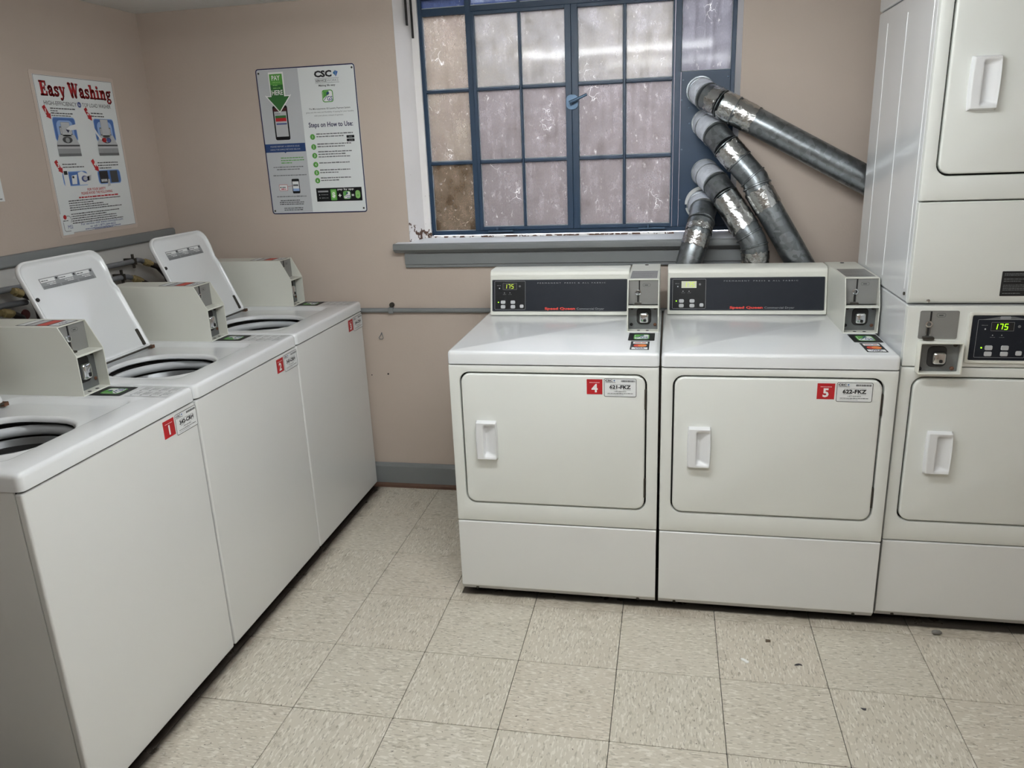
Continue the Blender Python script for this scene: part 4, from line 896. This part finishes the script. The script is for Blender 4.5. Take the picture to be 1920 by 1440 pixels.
def mini(x, y, hand):
    p.rr(x, y+.055, x+.118, y+.142, .012, 'blue_light', 1); p.rr(x+.003, y+.058, x+.115, y+.139, .010, 'blue_mid', 2); p.rr(x+.016, y+.05, x+.102, y+.13, .02, 'blue_light', 3)
    p.rect(x+.028, y+.078, x+.092, y+.108, 'ink_soft', 4); p.rect(x+.030, y+.082, x+.09, y+.104, 'grey_light', 5)
    p.rect(x+.037, y+.072, x+.083, y+(.124 if not hand else .140), 'grey_ink', 6); p.rect(x+.0385, y+.073, x+.0815, y+(.1225 if not hand else .1385), 'paper_grey', 7)
    p.poly([(x, y+.042), (x+.118, y+.042), (x+.10, y+.078), (x+.018, y+.078)], 'grey_light', 7); p.circ(x+.058, y+.06, .026, 'ink_mid', 8, .0125); p.circ(x+.058, y+.059, .011, 'grey_ink', 9, .009)
    p.rect(x, y+.036, x+.118, y+.042, 'ink_mid', 7); p.rect(x, y+.028, x+.118, y+.036, 'grey_light', 7); p.rect(x, y, x+.118, y+.028, 'grey_ink', 7); p.rect(x, y, x+.118, y+.010, 'ink_soft', 8)
    if hand:
        p.poly([(x-.04, y+.13), (x-.012, y+.118), (x+.022, y+.07), (x+.045, y+.058), (x+.02, y+.062), (x-.01, y+.095)], 'paper_white', 10); p.circ(x+.042, y+.06, .013, 'red', 10, .009); p.circ(x+.068, y+.06, .012, 'blue_text', 10, .009)
    else:
        p.poly([(x+.118, y+.118), (x+.085, y+.112), (x+.062, y+.10), (x+.07, y+.094), (x+.118, y+.098)], 'paper_white', 10); p.poly([(x+.058, y+.098), (x+.078, y+.096), (x+.068, y+.085)], 'navy', 10)
mini(.064, .293, False); mini(.283, .293, True)
arrow(.026, .426, '1'); arrow(.242, .426, '2'); arrow(.032, .232, '3'); arrow(.228, .232, '4')
p.rr(.06, .183, .195, .238, .014, 'blue_light', 1); p.rr(.063, .186, .192, .235, .012, 'blue_mid', 2)
p.rect(.066, .18, .092, .243, 'paper_white', 3); p.rect(.07, .226, .088, .24, 'ink', 4); p.poly([(.104, .19), (.13, .19), (.136, .225), (.108, .222)], 'paper_white', 3); p.rect(.11, .212, .12, .22, 'ink', 4)
p.poly([(.143, .186), (.195, .186), (.205, .222), (.165, .236), (.143, .232)], 'paper_white', 3); p.circ(.175, .208, .017, 'blue_text', 4, .012); p.circ(.178, .209, .011, 'grey_light', 5, .008); p.poly([(.19, .215), (.215, .222), (.208, .2), (.19, .2)], 'grey_light', 3)
p.rr(.252, .183, .388, .238, .014, 'blue_light', 1); p.rr(.255, .186, .385, .235, .012, 'blue_mid', 2); p.rect(.262, .187, .312, .234, 'ink', 3); p.rect(.326, .187, .37, .234, 'ink_mid', 3)
for k in range(4): p.rect(.268+k*.009, .192, .274+k*.009, .202, 'paper_white', 4)
p.poly([(.308, .202), (.318, .2), (.316, .176), (.298, .172)], 'grey_light', 5)
p.build('pictures', pm, t)
p = Print()
for k, (a, b) in enumerate(((.066, .198), (.066, .105), (.066, .18), (.066, .165))): p.words(a, b, .467-k*.0085-.004, .0042, 'ink_mid' if k in (0, 2) else 'ink_soft', 1, k)
for k, (a, b) in enumerate(((.278, .345), (.278, .352))): p.words(a, b, .452-k*.011, .0045, 'ink_mid', 1, k+5)
for k, (a, b) in enumerate(((.072, .145), (.072, .19))): p.words(a, b, .262-k*.0105, .0045, 'ink_mid', 1, k+8)
for k, (a, b) in enumerate(((.264, .385), (.264, .388), (.27, .34))): p.words(a, b, .264-k*.0105, .0045, 'ink_mid', 1, k+12)
tag(p.build('caption_text', pm, t), kind='stuff')
p = Print(); p.text('FOR YOUR SAFETY', .232, .162, .0095, 'red', 1, w=.105, al='C', bold=.02); p.text('PLEASE AVOID THE FOLLOWING', .232, .149, .0095, 'red', 1, w=.178, al='C', bold=.02); p.words(.125, .352, .136, .006, 'red', 1, 3); p.build('safety_heading', pm, t)
p = Print()
for k, e in enumerate((.362, .2, .255, .282, .362)): p.words(.066, e, .127-k*.0085, .004, 'ink_mid', 1, 20+k)
for k, e in enumerate((.345, .262, .32, .322, .358)): p.words(.066, e, .078-k*.0085, .004, 'ink_mid', 1, 30+k)
tag(p.build('rules_text', pm, t), kind='stuff')
p = Print(); p.text('For service visit www.coinmach.com', .232, .0345, .0085, 'blue_text', 1, w=.245, al='C', bold=.01); p.text('or call 1-877-264-6622', .232, .0225, .0085, 'blue_text', 1, w=.15, al='C', bold=.01)
p.words(.128, .335, .0165, .0032, 'blue_text', 1, 44); p.words(.18, .285, .0128, .0028, 'blue_text', 1, 45)
p.build('service_text', pm, t)
p = Print(); p.circ(.031, .072, .0085, 'red', 3); p.words(.018, .045, .057, .003, 'ink_mid', 3, 2)
p.line([(.04, .075), (.052, .075), (.06, .07), (.062, .058), (.058, .05)], .003, 'grey_ink', 3); p.line([(.018, .054), (.018, .025), (.024, .019), (.05, .019)], .003, 'grey_ink', 3); p.text('MSI', .038, .027, .0145, 'blue_text', 3, w=.024)
p.build('logo', pm, t)

t = thing('poster', (-.381, YB, 1.293), 'navy-bordered CSC payment instruction sign on the back wall', 'poster')
pw, ph = .446, .601
G().prism(rrect(0, pw, 0, ph, .012), 'y', -.003, -.0005).build('sheet', 'sheet_cool', t)
pm = on_y(0, -.0031, 0)
p = Print(); p.rect(.004, .006, .192, ph-.006, 'paper_grey', 1); p.frame(0, 0, pw, ph, .012, .0045, 'navy', 2); p.build('border', pm, t)
p = Print()
p.poly([(.057, .585), (.125, .585), (.125, .492), (.150, .492), (.092, .424), (.034, .492), (.057, .492)], 'white_ink', 3)
p.poly([(.061, .578), (.119, .578), (.119, .535), (.061, .535)], 'green', 4); p.poly([(.061, .535), (.119, .535), (.119, .488), (.061, .488)], 'green_dark', 4); p.poly([(.041, .488), (.143, .488), (.092, .430)], 'green_dark', 4)
p.text('PAY', .09, .553, .019, 'white_ink', 5, w=.038, al='C', bold=.015); p.text('HERE', .09, .495, .019, 'white_ink', 5, w=.05, al='C', bold=.015)
for k, e in enumerate((.108, .1, .106)): p.words(.073, e, .543-k*.0115, .004, 'green_pale', 5, k)
p.rr(.058, .312, .126, .452, .008, 'panel_black', 1+1); p.rect(.064, .326, .120, .430, 'grey_light', 2+1); p.rect(.062, .428, .122, .442, 'red_dark', 3)
p.poly([(.092, .430), (.143, .488), (.041, .488)], 'green_dark', 6); p.line([(.034, .494), (.092, .425), (.150, .494)], .004, 'white_ink', 7)
p.words(.068, .09, .418, .003, 'ink_soft', 4, 1); p.rect(.067, .402, .117, .412, 'green_dark', 4); p.rect(.067, .388, .117, .402, 'red', 4); p.rect(.069, .375, .117, .381, 'blue_text', 4)
p.build('pay_here_picture', pm, t)
p = Print(); p.rect(.003, .262, .190, .297, 'blue_band', 2); p.poly([(.09, .262), (.10, .262), (.095, .257)], 'blue_band', 2); p.text('PLEASE REPORT A SERVICE ISSUE', .096, .283, .0062, 'grey_light', 3, w=.135, al='C'); p.text('USING THE SIMPLE METHOD BELOW', .096, .270, .0062, 'grey_light', 3, w=.14, al='C')
p.build('banner', pm, t)
p = Print()
for k, e in enumerate((.176, .182, .12)): p.words(.07, e, .236-k*.0105, .004, 'green', 2, k)
for k, (a, e) in enumerate(((.03, .17), (.045, .158), (.025, .182))): p.words(a, e, (.198, .188, .163)[k], .004, 'ink_soft', 2, k+4)
p.rr(.046, .100, .086, .126, .003, 'red', 2); p.rr(.0475, .1015, .0845, .1245, .002, 'paper_white', 3); p.words(.05, .08, .112, .005, 'ink_soft', 4, 1); p.words(.055, .078, .105, .004, 'red', 4, 2); p.line([(.086, .117), (.11, .12)], .001, 'red', 2)
p.rr(.108, .087, .143, .149, .005, 'panel_black', 2); p.rect(.111, .097, .140, .138, 'paper_white', 3); p.rect(.113, .118, .137, .126, 'ink_soft', 4); p.rect(.111, .097, .140, .108, 'blue_light', 4)
for k, (a, e) in enumerate(((.03, .17), (.045, .14), (.04, .155), (.04, .158), (.058, .15), (.058, .15))): p.words(a, e, (.073, .056, .048, .040, .023, .015)[k], .004, 'ink_soft' if k == 0 else 'ink_mid', 2, k+11)
tag(p.build('left_column_text', pm, t), kind='stuff')
p = Print()
p.text('CSC', .264, .556, .023, 'ink', 2, w=.078, bold=.05); csc_mark(p, .348, .555, .024)
p.rect(.264, .5485, .372, .5495, 'ink_mid', 2); p.text('SERVICE', .267, .536, .0095, 'ink_mid', 2, w=.05, bold=.015); p.text('WORKS', .318, .536, .0095, 'grey_ink', 2, w=.052); p.rect(.266, .5315, .373, .5325, 'ink_mid', 2)
p.text('Making life easy', .280, .5185, .0075, 'ink_mid', 2, w=.074, bold=.02)
gs_mark(p, .291, .455, .049)
p.build('logo', pm, t)
p = Print()
p.text('The Micropayments GS Laundry Payment System', .318, .428, .0062, 'ink_mid', 2, w=.186, al='C', bold=.01); p.text('gives you the ease and flexibility of paying for your laundry', .318, .4145, .0056, 'ink_soft', 2, w=.215, al='C'); p.text('with your phone, instead of quarters.', .312, .401, .0056, 'ink_soft', 2, w=.132, al='C')
tag(p.build('intro_text', pm, t), kind='stuff')
p = Print(); p.text('Steps on How to Use:', .216, .358, .019, 'navy', 2, w=.200, bold=.02); p.build('steps_heading', pm, t)
p = Print()
for k, (v, n) in enumerate(((.319, 2), (.278, 2), (.242, 3), (.205, 1), (.171, 2), (.138, 2))):
    q_ = Print(); q_.circ(.228+k*.0004, v, .0115, 'green', 2); q_.text(str(k+1), .228+k*.0004, v-.0055, .011, 'white_ink', 3, al='C'); q_.build('step_number', pm, t)
    for q in range(n):
        p.words(.246, (.412, .372, .39)[q] if k == 0 else (.40, .37, .395)[q] if k in (1, 2) else (.385, .33, .33)[q], v+.004+(n-1)*.0045-q*.0105, .0046, 'ink_soft', 2, k*5+q)
    p.text('STEP %d -' % (k+1), .246, v+.004+(n-1)*.0045, .0048, 'ink_soft', 3, w=.03)
p.rr(.382, .309, .417, .320, .0015, 'panel_black', 2); p.rr(.382, .295, .417, .306, .0015, 'panel_black', 2); p.words(.392, .412, .312, .004, 'ink_soft', 3, 2); p.words(.392, .412, .298, .004, 'ink_soft', 3, 3)
tag(p.build('step_list', pm, t), kind='stuff')
p = Print(); p.rect(.218, .049, .428, .106, 'panel_black', 2)
p.rect(.226, .088, .274, .095, 'grey_ink', 3); p.words(.24, .272, .076, .004, 'ink_soft', 3, 1); p.words(.24, .272, .062, .004, 'ink_soft', 3, 2); p.poly([(.23, .074), (.235, .077), (.23, .08)], 'grey_light', 3); p.circ(.2325, .064, .002, 'grey_light', 3)
p.rr(.284, .053, .312, .1, .003, 'green', 3); p.rr(.288, .06, .308, .094, .002, 'green_pale', 4); p.text('$', .298, .067, .02, 'white_ink', 5, al='C', bold=.03)
p.text('+', .326, .064, .018, 'white_ink', 3, al='C', bold=.03); gs_mark(p, .342, .057, .034, None, 3); p.text('=', .386, .066, .014, 'white_ink', 3, al='C', bold=.03); p.rr(.398, .058, .42, .093, .0105, 'green_pale', 3); p.words(.404, .414, .07, .004, 'green', 4, 2)
p.text('pay by app', .355, .0955, .0075, 'white_ink', 3, w=.075, al='C', bold=.015)
p.build('pay_by_app_strip', pm, t)
for x, z in ((.013, .583), (.433, .585), (.013, .014), (.43, .017)):
    G().lathe([(.0042, 0), (.004, -.0012), (.0015, -.002)], (x, -.003, z), 'y', 12, 0, True).build('screw', 'screw_dark', t, smooth=40)
t = thing('notice_sheet', (XL, -.04, 1.424), 'white paper notice cut off by the left edge of the photo', 'notice')
G().box(.0005, .0015, .10, .376, 0, .20).build('sheet', 'paper_white', t)
p = Print(); p.words(.30, .37, .006, .004, 'ink_soft', 1, 2); p.words(.14, .33, .1, .008, 'ink_soft', 1, 3); tag(p.build('body_text', on_x(.0016, 0, 0), t), kind='stuff')

# ---------------------------------------------------------------- bits on the floor
def chip(name, loc, pts, h, m, label, cat='debris'):
    g = G(); g.loops([[(x, y, 0) for x, y in pts], [(x*.95, y*.95, h*.7) for x, y in pts], [(x*.6, y*.6, h) for x, y in pts]], True, True)
    o = g.build(name, m, None, smooth=40); o.location = loc; return tag(o, label, cat)
chip('paper_scrap', (1.604, .095, .0), [(-.013, .008), (-.006, .010), (.002, .004), (.011, -.004), (.010, -.011), (.003, -.012), (-.004, -.004), (-.011, .002)], .004, 'debris_white', 'small white paper scrap on the floor in front of dryer 5')
chip('dark_crumb', (1.759, .096, 0), [(-.012, -.003), (-.006, .003), (.002, .006), (.009, .003), (.012, -.002), (.004, 0), (-.004, -.003)], .003, 'debris_dark', 'dark curved crumb on the floor right of the white scrap')
chip('brown_crumb', (1.684, .207, 0), [(-.008, -.007), (.007, -.006), (.008, .007), (-.007, .008)], .002, 'debris_brown', 'brown crumb on the floor just below dryer 5')
chip('dark_flake', (1.907, -.078, 0), [(-.008, .004), (.007, .003), (.004, -.005), (-.003, -.004)], .002, 'debris_dark', 'small dark flake on the floor nearest the lower right corner')
g = G(); rnd = random.Random(4); ls = []
for i in range(7):
    a = math.pi*i/6; ls.append([(math.cos(a)*-.016, math.sin(a)*(.009+rnd.uniform(-.002, .002))*math.cos(k*.6283), .008+math.sin(a)*(.008+rnd.uniform(-.001, .001))*math.sin(k*.6283)) for k in range(10)])
g.loops(ls, True, True); o = g.build('lint_ball', 'lint', None, smooth=60); o.location = (2.208, .314, 0); tag(o, 'grey lint ball on the floor by the stacked dryer', 'lint')
